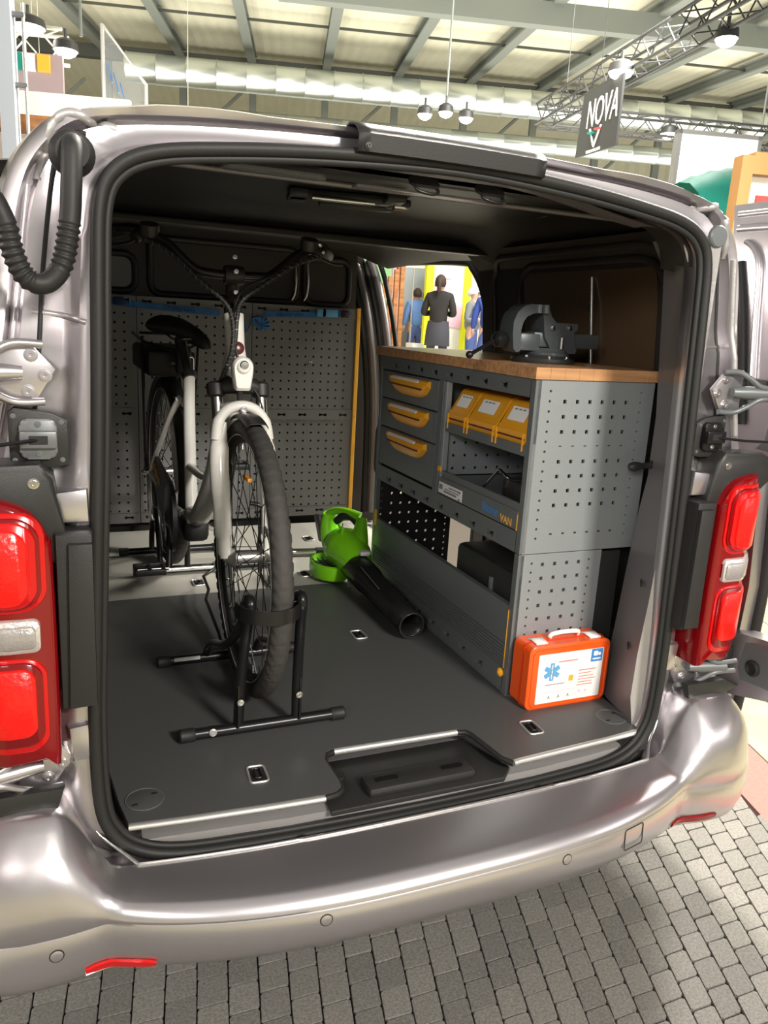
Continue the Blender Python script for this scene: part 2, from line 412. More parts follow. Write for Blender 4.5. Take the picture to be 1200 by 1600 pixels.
# ceiling: corrugated cream sheet between sloped rafters
sl = math.tan(rad(5))
bm = NB()
for s, (d0, d1) in enumerate(((10.5, 30.0), (30.0, 38.0))):
    z = lambda d: (10.25-(30-d)*sl) if d <= 30 else 10.25-(d-30)*.1
    n = 260; rows = []
    for d in (d0, d1):
        rows.append([H(-20+48*k/n, d, z(d)+.02*(1 if k % 2 else 0)) for k in range(n+1)])
    loft(bm, rows, False)
cei = tag(obj('ceiling', bm, 'ceil'), kind='structure')
bm = NB(); n = 200
loft(bm, [[H(-20+48*k/n, 36+.06*(k % 2), z) for k in range(n+1)] for z in (0, 9.8)], False)
obj('wall_far', bm, 'wallc')['kind'] = 'structure'
for k, a in enumerate([-9.2, -6.45, -3.95, -1.58, .94, 3.42, 5.95, 8.54, 11.0, 13.4, 15.9, 18.4]):
    bm = NB()
    def zz(d): return 10.12-(30-d)*sl
    for (o0, w_, h0, h1) in ((0, .14, 0, -.30),):
        P = []
        for d in (10.5, 30.0):
            z = zz(d); P.append([H(a-w_, d, z), H(a+w_, d, z), H(a+w_, d, z-.05), H(a+.03, d, z-.05), H(a+.03, d, z-.27), H(a+w_, d, z-.27), H(a+w_, d, z-.32), H(a-w_, d, z-.32), H(a-w_, d, z-.27), H(a-.03, d, z-.27), H(a-.03, d, z-.05), H(a-w_, d, z-.05)])
        loft(bm, P, True, True)
    obj('rafter', bm, 'beam', cei)
    bm = NB()   # post below the ridge beam
    hbox(bm, a-.12, a+.12, 30.1, 30.3, 5.5, 9.7); obj('post', bm, 'beam', cei)
    if k % 2 == 0:
        bm = NB(); tube(bm, [H(a+.1, 30.2, 7.2), H(a+2.0, 30.2, 9.0)], .06, 6); obj('brace', bm, 'beam', cei)
bm = NB(); hbox(bm, -20, 28, 29.7, 30.0, 9.55, 9.95); obj('cross_beam', bm, 'beamd', cei)
bm = NB(); hbox(bm, -.5, 28, 19.8, 20.1, 8.45, 8.95); obj('cross_beam', bm, 'beam', cei)
for d in (24.6, 33.5):
    bm = NB(); hbox(bm, -20, 28, d, d+.06, 10.0-(30-min(d, 30))*sl-.06, 10.0-(30-min(d, 30))*sl); obj('cable_tray', bm, 'beamd', cei)
def duct(d, z, r, a0, a1, label):
    bm = NB(); pts = []; R = []
    n = int((a1-a0)/.9)
    for k in range(n+1):
        a = a0+(a1-a0)*k/n
        pts += [H(a-.03, d, z), H(a, d, z), H(a+.03, d, z)]; R += [r, r*1.05, r]
    tube(bm, pts, R, 20)
    tag(obj('ventilation_duct', bm, 'duct', None, 40), label, 'duct', 'silver ducts along the far wall')
duct(27, 8.62, .42, -5.2, 20, 'large round silver ventilation duct running under the far ceiling beam')
duct(28.5, 7.75, .28, -5, 20, 'thinner silver duct running just below the large duct')
duct(29.3, 6.7, .3, -3, 20, 'lowest silver duct seen just above the van roof')
# trusses
def truss(name, p0, p1, s, m, label, chord=.03, parts=True):
    p0, p1 = Vector(p0), Vector(p1); t = thing(name, label, 'truss', p0)
    ax = (p1-p0).normalized(); side = ax.cross(Vector((0, 0, 1))).normalized(); up = side.cross(ax)
    cs = [side*s/2*i+up*s/2*j for i, j in ((1, 1), (-1, 1), (-1, -1), (1, -1))]
    for c in cs:
        bm = NB(); cyl(bm, p0+c, p1+c, chord, seg=8); obj('chord', bm, m, t, 60)
    bm = NB(); L = (p1-p0).length; n = max(2, int(L/s/.9))
    for f in range(4):
        a, b = cs[f], cs[(f+1) % 4]
        for k in range(n):
            u, v = p0+ax*L*k/n, p0+ax*L*(k+1)/n
            cyl(bm, u+(a if k % 2 else b), v+(b if k % 2 else a), chord*.45, seg=5)
    o = obj('lattice', bm, m, t, 60); o['kind'] = 'stuff'
    for f in (.12, .88):
        q = p0.lerp(p1, f); bm = NB(); cyl(bm, q+Vector((0, 0, s/2)), Vector((q.x, q.y, 9.2)), .006, seg=5); obj('hanger', bm, m, t)
    return t
truss('black_truss', H(4.0, 13.5, 4.95), H(4.62, 7.0, 4.95), .30, 'truss', 'black lattice truss slanting up to the top right corner above the grey banner', .022)
truss('black_truss', H(3.95, 13.6, 4.95), H(12, 13.8, 4.95), .30, 'truss', 'black lattice truss running level behind the grey banner', .022)
truss('silver_truss', H(-6.6, 12, 4.85), H(-3.1, 12, 4.85), .34, 'trussl', 'bright lattice truss under the floodlight at the upper left', .025)
truss('silver_truss', H(-5.0, 16, 4.62), H(-1.6, 16, 4.5), .34, 'trussl', 'pale lattice truss just above the left end of the van roof', .02)
def fixture(p, label, s=.16, group=None):
    t = thing('spotlight', label, 'lamp', p, group)
    bm = NB(); lathe(bm, [(s*.5, .12), (s*.9, .08), (s, -.02), (s*.95, -.02), (s*.85, .05)], p, (0, 0, 1), 16, caps=False); obj('housing', bm, 'truss', t, 40)
    bm = NB(); cyl(bm, Vector(p)+Vector((0, 0, .11)), Vector(p)+Vector((0, 0, .24)), .02, seg=8); obj('clamp', bm, 'truss', t, 40)
    bm = NB(); lathe(bm, [(s*.88, .01), (s*.88, -.02), (s*.75, -.06), (s*.4, -.09), (s*.05, -.10)], p, (0, 0, 1), 16); obj('diffuser', bm, 'lamp', t)
fixture(H(4.35, 11.6, 4.72), 'spotlight on the black truss at the top left corner of the banner', .17)
fixture(H(4.05, 10.5, 4.78), 'brightest spotlight at the top right corner of the banner', .17)
fixture(H(4.62, 9.0, 4.75), 'spotlight on the slanting truss up at the right', .13)
fixture(H(6.25, 13.7, 4.9), 'spotlight on the level truss right of the banner', .15)
fixture(H(7.45, 13.7, 4.85), 'spotlight on the level truss above the white panel', .15)
fixture(H(-3.45, 11.6, 4.95), 'large floodlight glaring on the bright truss at the upper left', .22)
fixture(H(-3.0, 11.6, 4.72), 'smaller floodlight right beside the glaring one at upper left', .16)
for k, (a, z) in enumerate(((2.1, 4.93), (2.45, 4.99), (2.8, 4.93))):
    fixture(H(a, 14, z), ['left', 'middle', 'right'][k]+' one of three clustered hanging floodlights above the van roof', .13)
bm = NB()
cyl(bm, H(2.45, 14, 5.05), H(2.45, 14, 8.0), .02, seg=6); cyl(bm, H(2.1, 14, 5.04), H(2.8, 14, 5.04), .025, seg=6)
tag(obj('hanging_rod', bm, 'beam'), 'thin grey rod with crossbar carrying the three floodlights', 'rod')
for (a, d, z0, z1) in ((7.9, 13.7, 5.1, 9.0), (-2.9, 12, 5.0, 9)):
    bm = NB(); cyl(bm, H(a, d, z0), H(a, d, z1), .02, seg=6)
    tag(obj('hanging_rod', bm, 'beam'), 'thin grey rod holding up the '+('level black truss' if a > 0 else 'bright truss at the left'), 'rod')
# hanging sign with lettering
t = thing('hanging_banner', 'dark grey hanging banner with white outlined lettering below the black truss', 'banner', H(4.0, 11, 3.9))
bm = NB(); P = [(4.0, 11.65, 4.80), (4.0, 10.27, 4.70), (4.0, 10.27, 3.86), (4.0, 11.78, 3.98)]
a = [H(*p) for p in P]; off = AA*.03
loft(bm, [a, [q+off for q in a]], True, True); obj('fabric', bm, 'banner', t)
U = (a[1]-a[0]).normalized(); V = Vector((0, 0, 1))
o0 = a[0]+U*.22-AA*.01+Vector((0, 0, -.34))
text('lettering', 'NOVA', .50, 'label', t, o0, U, V, .004, shear=.1, sx=.78)
bm = NB(); c = a[0]+U*.62-AA*.012+Vector((0, 0, -.62))
for (p, q, mi) in (((-.2, .1), (0, -.14), 0), ((.2, .1), (0, -.14), 0)):
    tube(bm, [c+U*p[0]+V*p[1], c+U*q[0]+V*q[1]], .018, 4)
obj('emblem', bm, 'label', t)
bm = NB(); add_box(bm, c+U*.14+V*.06, (.1, .1, .02)); obj('emblem', bm, 'bred', t)
bm = NB(); add_box(bm, c+U*-.1+V*.04, (.1, .1, .02)); obj('emblem', bm, 'tgreen', t)
text('lettering', 'www.nova.com', .085, 'label', t, a[0]+U*.34-AA*.012+Vector((0, 0, -.80)), U, V, .003)
# right: backlit panel, green tarp, wooden display frame
t = thing('backlit_panel', 'large glowing white panel at the upper right behind the van', 'panel', H(5.2, 10, 0))
bm = NB(); hbox(bm, 4.72, 5.75, 10, 10.08, 2.6, 4.02); obj('panel_face', bm, 'lit', t)
bm = NB()
for (a0, a1, z0, z1) in ((4.68, 4.73, 0, 4.05), (5.74, 5.79, 0, 4.05), (4.68, 5.79, 4.0, 4.05)): hbox(bm, a0, a1, 9.98, 10.1, z0, z1)
obj('panel_frame', bm, 'alu', t)
bm = NB(); rings = []
for k in range(13):
    s = k/12; a = 4.10+.80*s; h = 3.16+.20*math.sin(s*math.pi*.55+.1)
    rings.append([H(a, 8.6+.7*math.cos(j/8*math.pi), 2.2+(h-2.2)*math.sin(j/8*math.pi)**.6+.01*math.sin(k*2+j)) for j in range(9)])
loft(bm, rings, False); tag(obj('tarp', bm, 'tgreen', None, 60), 'green tarpaulin cover bulging beside the wooden frame at the right', 'tarpaulin')
t = thing('display_frame', 'tan wooden display frame with glazed poster at the far right edge', 'display', H(3.9, 7, 0))
bm = NB(); hbox(bm, 3.88, 3.99, 6.95, 7.1, .0, 3.13); hbox(bm, 3.99, 5.2, 6.95, 7.1, 2.98, 3.16); obj('frame', bm, 'tan', t)
bm = NB(); hbox(bm, 3.99, 5.2, 7.04, 7.07, .4, 2.98); obj('poster', bm, 'pwhite', t)
bm = NB(); hbox(bm, 4.10, 4.30, 7.02, 7.04, 2.5, 2.82); obj('poster_print', bm, 'bred', t)
# left: booth with timber rails, panels, glass sign
t = thing('booth_wall', 'white booth wall with two brown timber rails at the left edge', 'booth', H(-2.4, 5, 0))
bm = NB(); hbox(bm, -2.6, -1.2, 6.3, 6.36, 0, 2.98); obj('panel', bm, 'pwhite', t)
bm = NB(); hbox(bm, -2.7, -1.35, 6.12, 6.26, 2.69, 2.79); obj('timber_rail', bm, 'woodb', t)
bm = NB(); hbox(bm, -2.7, -1.40, 6.12, 6.26, 2.43, 2.48); obj('timber_rail', bm, 'tan', t)
t = thing('grey_column', 'light grey booth column with pole brackets at the top left corner', 'column', H(-1.9, 6.0, 0))
bm = NB(); hbox(bm, -1.96, -1.865, 5.9, 6.0, 0, 4.2); obj('column_body', bm, 'bgrey', t)
bm = NB(); cyl(bm, H(-1.80, 5.95, 2.6), H(-1.80, 5.95, 3.42), .012, seg=8); obj('pole', bm, 'alu', t)
for z in (2.93, 3.35):
    bm = NB(); hbox(bm, -1.87, -1.79, 5.93, 5.97, z-.012, z+.012); obj('bracket', bm, 'steel', t)
t = thing('poster_board', 'mauve poster board with coloured squares below the bright truss', 'poster', H(-3.3, 11, 0))
bm = NB(); hbox(bm, -3.65, -3.02, 11.5, 11.56, 0, 4.62); obj('board', bm, 'mauve', t)
for a0, m in ((-3.66, 'tgreen'), (-3.5, 'pwhite'), (-3.32, 'yelstrip')):
    bm = NB(); hbox(bm, a0, a0+.15, 11.46, 11.5, 4.40, 4.60); obj('colour_square', bm, m, t)
t = thing('booth_partition', 'plain cream booth partition under the poster at the left', 'partition', H(-3, 11, 0))
bm = NB(); hbox(bm, -3.7, -2.75, 10.6, 10.7, 0, 3.78); obj('panel', bm, 'pwhite', t)
t = thing('glass_sign', 'framed glass sign with blue print standing above the van roof', 'sign', H(-2.0, 10.2, 0))
F = [H(-2.22, 10.15, .0), H(-2.22, 10.15, 4.62), H(-1.77, 10.28, 4.07), H(-1.77, 10.28, .0)]
bm = NB(); tube(bm, F, .022, 6, closed=True); obj('frame', bm, 'edge', t)
bm = NB(); n_ = (F[2]-F[1]).cross(Vector((0, 0, 1))).normalized()*.004; loft(bm, [F, [p+n_ for p in F]], True, True)
obj('glass_pane', bm, mat('sign_glass', (.92, .96, .96), .05, 0, 0, trans=.0, alpha=.12), t)
bm = NB()
for k in range(3):
    p = H(-2.17+.07*k, 10.12, 4.22-.10*k); tube(bm, [p, p+Vector((.05, .0, -.20))], .03, 6, flat=.2)
obj('blue_print', bm, 'logo_blue', t)

# ================================================================ scene beyond the side door
plat = .62
bm = NB(); prism(bm, [(2.6, 6.2), (9.5, 6.2), (9.5, 15), (2.6, 15)], (0, 0, 0), (1, 0, 0), (0, 1, 0), (0, 0, 1), plat)
tag(obj('stage_platform', bm, 'pwhite'), 'low white platform where visitors stand, seen through the side door', 'platform')
def board(name, label, cat, x0, x1, y, z0, z1, m, slant=0, th=.08):
    bm = NB(); prism(bm, [(x0, z0), (x1, z0), (x1+slant, z1), (x0+slant, z1)], (0, y, 0), (1, 0, 0), (0, 0, 1), (0, 1, 0), th, .01)
    return tag(obj(name, bm, m), label, cat)
board('partition', 'bright white booth wall behind the visitors', 'panel', 6.45, 9.5, 13.2, plat, 3.4, 'pwhite')
board('partition', 'green panel at the left edge of the door view', 'panel', 4.1, 5.62, 13.6, plat, 3.3, 'bgreen')
board('partition', 'pale grey back panel behind the far visitors', 'panel', 4.6, 6.9, 14.6, plat, 3.4, 'bgrey')
board('partition', 'orange header panel between red post and yellow stand', 'panel', 5.65, 6.25, 14.5, plat, 2.26, 'borange')
board('partition', 'pale pink column beside the red post', 'panel', 5.22, 5.42, 12.6, plat, 2.6, 'bpink')
o = board('booth_post', 'slanted dark red post left of the numbered sign', 'post', 4.86, 4.93, 12.0, plat, 2.8, 'bred', .24)
t = thing('number_sign', 'white stand number sign reading W37', 'sign', (5.3, 12.2, 2.4))
bm = NB(); bx(bm, 5.28, 5.68, 12.2, 12.23, 2.52, 2.86, .004); obj('sign_board', bm, 'pwhite', t)
bm = NB(); cyl(bm, (5.48, 12.24, plat), (5.48, 12.24, 2.6), .015); obj('post', bm, 'alu', t)
text('lettering', 'W37', .17, 'ink', t, (5.35, 12.19, 2.70), (1, 0, 0), (0, 0, 1), .002)
t = thing('yellow_stand', 'fluorescent yellow display stand with pink posters behind the standing man', 'display', (6.1, 11.8, plat))
for (x0, x1, z0, z1) in ((5.50, 5.64, plat, 2.9), (6.28, 6.42, plat, 2.9), (5.50, 6.42, 2.62, 2.9), (5.50, 6.42, plat, .95)):
    bm = NB(); bx(bm, x0, x1, 11.7, 11.8, z0, z1, .01); obj('frame_board', bm, 'byellow', t)
bm = NB(); bx(bm, 5.6, 6.3, 11.77, 11.8, .9, 2.65); obj('back_board', bm, 'pwhite', t)
for (x0, z0, z1, m) in ((5.68, 2.35, 2.55, 'bpink'), (5.68, 2.02, 2.28, 'bpink'), (5.66, 1.7, 1.85, 'bgreen'), (6.02, 1.5, 1.95, 'bpink')):
    bm = NB(); bx(bm, x0, x0+.34, 11.74, 11.77, z0, z1, .004); obj('poster', bm, m, t)
t = thing('timber_display', 'brown slatted timber display at the left of the door view', 'display', (4.4, 11.5, plat))
for k in range(5):
    bm = NB(); bx(bm, 4.42+.11*k, 4.50+.11*k, 11.4, 11.46, plat, 2.05+.12*k, .006); obj('slat', bm, 'woodb', t)
bm = NB(); bx(bm, 4.98, 5.20, 11.0, 11.3, plat, 1.2, .01); tag(obj('counter', bm, 'pwhite'), 'small white counter in front of the far visitors', 'counter')
bm = NB(); bx(bm, 5.0, 5.15, 10.4, 10.55, plat, 1.0, .02); tag(obj('waste_bin', bm, 'denim'), 'dark blue bin standing on the platform', 'bin')

def skinmesh(name, verts, edges, radii, m, parent, sub=2, root=0):
    me = bpy.data.meshes.new(name); me.from_pydata([Vector(v) for v in verts], edges, [])
    o = bpy.data.objects.new(name, me); COL.objects.link(o)
    md = o.modifiers.new('skin', 'SKIN'); md.use_smooth_shade = True
    for i, r in enumerate(radii):
        sv = me.skin_vertices[0].data[i]; sv.radius = (r, r) if not isinstance(r, tuple) else r; sv.use_root = (i == root)
    s = o.modifiers.new('sub', 'SUBSURF'); s.levels = sub; s.render_levels = sub
    dg = bpy.context.evaluated_depsgraph_get(); dg.update()
    m2 = bpy.data.meshes.new_from_object(o.evaluated_get(dg)); bpy.data.objects.remove(o)
    m2.name = name; return obj(name, m2, m, parent, 180)
def person(loc, rz, h, label, top, bottom, hair, jacket_long=False, cap=None, arms='front', pony=False, group=None):
    t = thing('person', label, 'person', loc, group)
    k = h/1.78
    mx = Matrix.Translation(loc) @ Matrix.Rotation(rz, 4, 'Z') @ Matrix.Scale(k, 4)
    T = lambda L: [mx @ Vector(p) for p in L]
    # forward is -y. body skeleton
    if arms == 'front':
        el = (.27, .03, 1.13); ha = (.10, -.24, 1.16); hb = (-.10, -.24, 1.16); elb = (-.27, .03, 1.13)
    else:
        el = (.26, .02, 1.14); elb = (-.26, .02, 1.14); ha = (.28, -.05, .88); hb = (-.28, -.05, .88)
    V = [(0, 0, .96), (0, .01, 1.18), (0, .01, 1.38), (0, 0, 1.50), (0, -.01, 1.60), (0, -.01, 1.70),
         (.18, .01, 1.42), el, ha, (-.18, .01, 1.42), elb, hb,
         (.10, 0, .90), (.11, -.01, .50), (.11, .02, .09), (.12, -.13, .04), (-.10, 0, .90), (-.11, -.01, .50), (-.11, .02, .09), (-.12, -.13, .04)]
    Ed = [(0, 1), (1, 2), (2, 3), (3, 4), (4, 5), (2, 6), (6, 7), (7, 8), (2, 9), (9, 10), (10, 11), (0, 12), (12, 13), (13, 14), (14, 15), (0, 16), (16, 17), (17, 18), (18, 19)]
    Rr = [.13, .12, .13, .055, .085, .085, .06, .042, .032, .06, .042, .032, .085, .06, .04, .035, .085, .06, .04, .035]
    skinmesh('body', T(V), Ed, [r*k for r in Rr], 'skin', t)
    # jacket
    hem = .84 if jacket_long else .88
    jv = [(0, 0, hem), (0, .005, 1.15), (0, .01, 1.38), (0, .005, 1.535), (.19, .01, 1.43), el, tuple(Vector(ha)*.8+Vector(el)*.2), (-.19, .01, 1.43), elb, tuple(Vector(hb)*.8+Vector(elb)*.2)]
    je = [(0, 1), (1, 2), (2, 3), (2, 4), (4, 5), (5, 6), (2, 7), (7, 8), (8, 9)]
    skinmesh('jacket', T(jv), je, [r*k for r in (.185, .165, .165, .075, .08, .062, .05, .08, .062, .05)], top, t)
    tv = [(0, 0, .92), (.085, 0, .78), (.115, -.01, .50), (.115, .02, .1), (-.085, 0, .78), (-.115, -.01, .50), (-.115, .02, .1), (0, 0, 1.04)]
    skinmesh('trousers', T(tv), [(0, 1), (1, 2), (2, 3), (0, 4), (4, 5), (5, 6), (0, 7)], [r*k for r in (.145, .10, .08, .065, .10, .08, .065, .13)], bottom, t)
    if jacket_long:
        bm = NB(); loft(bm, [[mx @ Vector((math.cos(a)*r*1.05, math.sin(a)*r*.85, z)) for a in [2*math.pi*j/20 for j in range(20)]] for r, z in ((.175, 1.02), (.20, .85), (.215, .60), (.21, .595))], True); obj('apron', bm, bottom, t, 60)
    # shoes
    bm = NB()
    for s in (1, -1): tube(bm, T([(s*.115, .06, .05), (s*.12, -.05, .05), (s*.125, -.19, .035)]), [.05*k, .055*k, .04*k], 10, flat=.8)
    obj('shoes', bm, 'plastic', t, 60)
    # hair / cap as a shell over the skull
    bm = NB(); c = Vector((0, .012, 1.665)); rings = []
    for i in range(7):
        ph = math.pi/2*i/6*1.12; rr = .112*math.sin(ph) if i else .004
        rings.append([mx @ (c+Vector((math.cos(a)*rr*.9, math.sin(a)*rr*1.05+.012, .135*math.cos(ph)-(.05 if (math.sin(a) > .2 and i == 6) else 0)))) for a in [2*math.pi*j/14 for j in range(14)]])
    loft(bm, rings, True, True); obj('cap' if cap else 'hair', bm, cap or hair, t, 180)
    if cap:
        bm = NB(); tube(bm, T([(0, -.09, 1.69), (0, -.17, 1.675)]), [.07*k, .05*k], 10, flat=.15); obj('cap_brim', bm, cap, t, 60)
    if pony:
        bm = NB(); tube(bm, T([(0, .12, 1.72), (0, .16, 1.66), (0, .155, 1.52), (0, .14, 1.45)]), [.03*k, .035*k, .03*k, .008*k], 8); obj('ponytail', bm, hair, t, 180)
    # face
    bm = NB()
    for s in (1, -1): bmesh.ops.create_icosphere(bm, subdivisions=1, radius=.011*k, matrix=Matrix.Translation(mx @ Vector((s*.033, -.094, 1.665))))
    obj('eyes', bm, 'hairm', t, 180)
    bm = NB(); tube(bm, T([(0, -.09, 1.665), (0, -.122, 1.625), (0, -.095, 1.615)]), [.008*k, .016*k, .01*k], 6); obj('nose', bm, 'skin', t, 180)
    # hands with fingers
    for hp, ep in ((ha, el), (hb, elb)):
        bm = NB(); hp, ep = Vector(hp), Vector(ep); d = (hp-ep).normalized(); sd = d.cross(Vector((0, 0, 1))).normalized()
        tube(bm, T([hp-d*.03, hp+d*.01]), [.030*k, .034*k], 8, flat=.5)
        for q in range(4):
            b = hp+sd*(.017*(q-1.5)); L = (.05, .062, .058, .045)[q]; tube(bm, T([b-d*.01, b+d*L*.6, b+d*L+Vector((0, 0, -.02))]), [.010*k, .009*k, .007*k], 6)
        tube(bm, T([hp+sd*.02-d*.02, hp+sd*.045+d*.02]), [.011*k, .008*k], 6)
        obj('hand', bm, 'skin', t, 180)
    return t
person((5.236, 10.6, plat), math.pi+rad(-35), 1.70, 'person in a dark jacket and apron seen from behind through the side door', 'jack', 'trous', 'hairm', True, pony=True)
person((6.268, 11.3, plat), rad(40), 1.60, 'person in a pale cap and grey jacket right of the yellow stand', 'grey', 'denim', 'hairm', cap='capw')
person((5.973, 10.2, plat), math.pi+rad(-30), 1.66, 'person in a bright blue jacket cut off by the door edge', 'bluej', 'denim', 'hairm', arms='down')
person((6.386, 14.0, plat), math.pi, 1.62, 'far visitor in a dark blue top below the orange panel', 'bblue', 'denim', 'hairm', arms='down')
person((6.782, 14.3, plat), 0, 1.62, 'far visitor beside the one in dark blue', 'pwhite', 'denim', 'hairm', arms='down')

# ================================================================ VAN
van = thing('van', 'silver grey panel van with both rear doors open, fitted out as a workshop', 'van', (0, 1.5, 0))
FZ = .58
op_half = [(0, .512), (.20, .512), (.40, .514), (.52, .520), (.59, .54), (.632, .58), (.652, .645), (.656, .80), (.650, .97), (.643, 1.14), (.636, 1.30), (.631, 1.45), (.627, 1.60), (.621, 1.695), (.600, 1.740), (.55, 1.768), (.45, 1.786), (.25, 1.806), (0, 1.817)]
def sm2(half, n=5):
    pts = [(x, 0, z) for x, z in half]
    pts = [(x*.974, y, z) for x, y, z in pts]; mir = [(-x, 0, z) for x, z in half[-2:0:-1]]
    P = smooth_path(pts+mir, n, closed=True)
    return [(p.x, p.z) for p in P]
OPEN = sm2(op_half)
out_half = [(0, .44), (.30, .44), (.55, .44), (.70, .445), (.82, .46), (.885, .50), (.925, .60), (.935, .80), (.93, 1.0), (.905, 1.15), (.862, 1.28), (.828, 1.40), (.80, 1.55), (.775, 1.70), (.735, 1.785), (.665, 1.835), (.50, 1.860), (.25, 1.872), (0, 1.875)]
OUT = sm2(out_half)
def rear_y(x, z):  # slight bow of the sill, slight forward lean at the top
    return -.03*smst(.9, .5, z)*(1-(x/.7)**2)+.012*smst(1.2, 1.85, z)
def ringpts(t, y, dx=0):
    R = []
    for (a, b), (c, d) in zip(OPEN, OUT):
        x, z = a+(c-a)*t, b+(d-b)*t
        yy = rear_y(x, z)+y
        if abs(x) > .66 and t > .1 and t < .97:
            yy += .014*smst(1.50, 1.56, z)*smst(.665, .69, abs(x)) - .010*smst(1.21, 1.235, z)*smst(1.27, 1.25, z)
        if abs(x) < .62 and z > 1.7 and .3 < t < .98: yy += .012*math.sin(min(1, (t-.3)/.6)*math.pi)*(.6+.4*math.sin(x*9))
        # roof pressing wave
        if z > 1.8 and t > .9: z += .005*(smst(.60, .53, abs(x))-smst(.44, .34, abs(x))*.9)
        R.append(Vector((x, yy, z)))
    return R
bm = NB()
rings = []
for (t, y) in ((0, .045), (0, .008), (.02, .0), (.13, .0), (.2, .004), (.26, .024), (.34, .03), (.55, .03), (.68, .032), (.73, .050), (.78, .052), (.82, .022), (.92, .02), (.97, .03), (1.0, .055)):
    rings.append(ringpts(t, y))
def outer(y, k, dz=0):
    R = []
    for (c, d) in OUT:
        kk = k+(smst(.05, .3, y)*.075 if c > .6 and d > 1.0 else 0)
        R.append(Vector((c*(1+kk), y, d+(.012*k*10 if d > 1.5 else 0)+dz)))
    return R
rings.append(outer(.12, .012)); rings.append(outer(.5, .02)); rings.append(outer(1.26, .025))
V = loft(bm, rings, True)
# open up the underside from behind the bumper and the side door opening: delete outer faces below z .55
dele = [f for f in bm.faces if f.calc_center_median().y > .3 and f.calc_center_median().z < .5]
bmesh.ops.delete(bm, geom=dele, context='FACES')
shell = obj('body_shell', bm, 'paint', van, 45)
sd = shell.modifiers.new('thick', 'SOLIDIFY'); sd.thickness = .004; sd.offset = -1
# front half of the body: left side, roof and front quarter, right side beyond the door opening
bm = NB(); rr = []
OB = [(c, d) for c, d in OUT if not (d < .5)]
def half(y, sgn, zmin=.44):
    pts = [p for p in outer(y, .025) if (p.x*sgn >= -1e-6) and p.z > zmin]
    pts.sort(key=lambda p: math.atan2(p.z-1.15, abs(p.x))); return pts
loft(bm, [half(1.26, -1), half(2.35, -1), half(3.2, -1)], False)
loft(bm, [[p for p in half(y, 1) if p.z > 1.83] for y in (1.26, 2.35)], False)
loft(bm, [half(2.45, 1), half(3.2, 1)], False)
obj('front_body', bm, 'paint', van, 45)
# cab end wall closing off the front (dark inside)
bm = NB(); bx(bm, -.9, .9, 3.2, 3.24, .45, 1.85); obj('cab_front', bm, 'dark', van)

# weather seal round the opening
def offset(loop, d):
    n = len(loop); R = []
    for i in range(n):
        a, b = loop[i-1], loop[(i+1) % n]; tx, tz = b[0]-a[0], b[1]-a[1]; l = math.hypot(tx, tz)
        R.append((loop[i][0]+tz/l*d, loop[i][1]-tx/l*d))
    return R
sp = offset(OPEN, .010)
bm = NB(); tube(bm, [(x, rear_y(x, z)-.012, z) for x, z in sp], .0115, 12, closed=True)
seal = obj('weather_seal', bm, 'rubber', van, 180, 'black rubber seal framing the rear opening')
sp = offset(OPEN, -.004)
bm = NB(); tube(bm, [(x, rear_y(x, z)-.006, z) for x, z in sp], .0075, 8, closed=True)
obj('seal_lip', bm, 'rubber', seal, 180)
# inner door frame: surfaces behind the seal, colour darkened for shade
def inner_ring(y, k):
    # k pushes outward from opening
    R = []
    for (x, z) in OPEN:
        s = 1
        nx = x*(1+k*.9) if abs(x) > .4 else x*(1+k*.9*smst(0, .4, abs(x)))
        R.append(Vector((nx, y, z+(k*.35 if z > 1.2 else 0)*smst(1.2, 1.75, z)-(0 if z > .6 else .0))))
    return R
bm = NB()
idx = [i for i, (x, z) in enumerate(OPEN)]
A, B, Cc, D = inner_ring(.03, -.004), inner_ring(.10, .02), inner_ring(.22, .13), inner_ring(.235, .22)
VA = loft(bm, [A, B, inner_ring(.17, .055)], True)
dele = [f for f in bm.faces if f.calc_center_median().z < 1.70]
bmesh.ops.delete(bm, geom=dele, context='FACES')
obj('inner_door_frame', bm, 'dark2', van, 60)
# light header panel under the roof edge and the lower pillar panel, both in unshaded silver
bm = NB(); rr = []
for (y, dz) in ((.012, -.004), (.05, .002), (.088, .002), (.105, .010)):
    rr.append([Vector((x, y, 1.813-.05*smst(.12, .56, abs(x))+dz)) for x in [-.14+.62*k/30 for k in range(31)]])
loft(bm, rr, False); obj('header_panel', bm, 'paint_in', van, 60)
PE = [(1.76, .575, .045, .61, .15), (1.70, .606, .045, .655, .15), (1.60, .620, .045, .672, .155), (1.43, .622, .04, .698, .165), (1.34, .628, .04, .712, .17), (1.18, .640, .04, .712, .17), (1.09, .640, .04, .698, .17), (.90, .628, .04, .680, .17), (.76, .616, .04, .664, .165), (.65, .609, .035, .652, .165), (.575, .612, .02, .648, .165)]
bm = NB(); loft(bm, [[Vector((a, b, z)), Vector(((a*.7+c*.3), b*.72+d*.28-.004, z)), Vector((a*.3+c*.7, b*.3+d*.7-.006, z)), Vector((c, d, z)), Vector((c+.02, d+.05, z))] for z, a, b, c, d in PE], False)
pp_ = obj('pillar_panel', bm, 'paint_in', van, 60)
bm = NB(); loft(bm, [[Vector((a-.001, b, z)), Vector((a+.016+.03*smst(.9, .62, z), b-.012-.01*smst(.9, .62, z), z)), Vector((.655 if z > .62 else .64, .006, z))] for z, a, b, c, d in PE], False)
obj('pillar_flange', bm, 'paint_warm', van, 60)
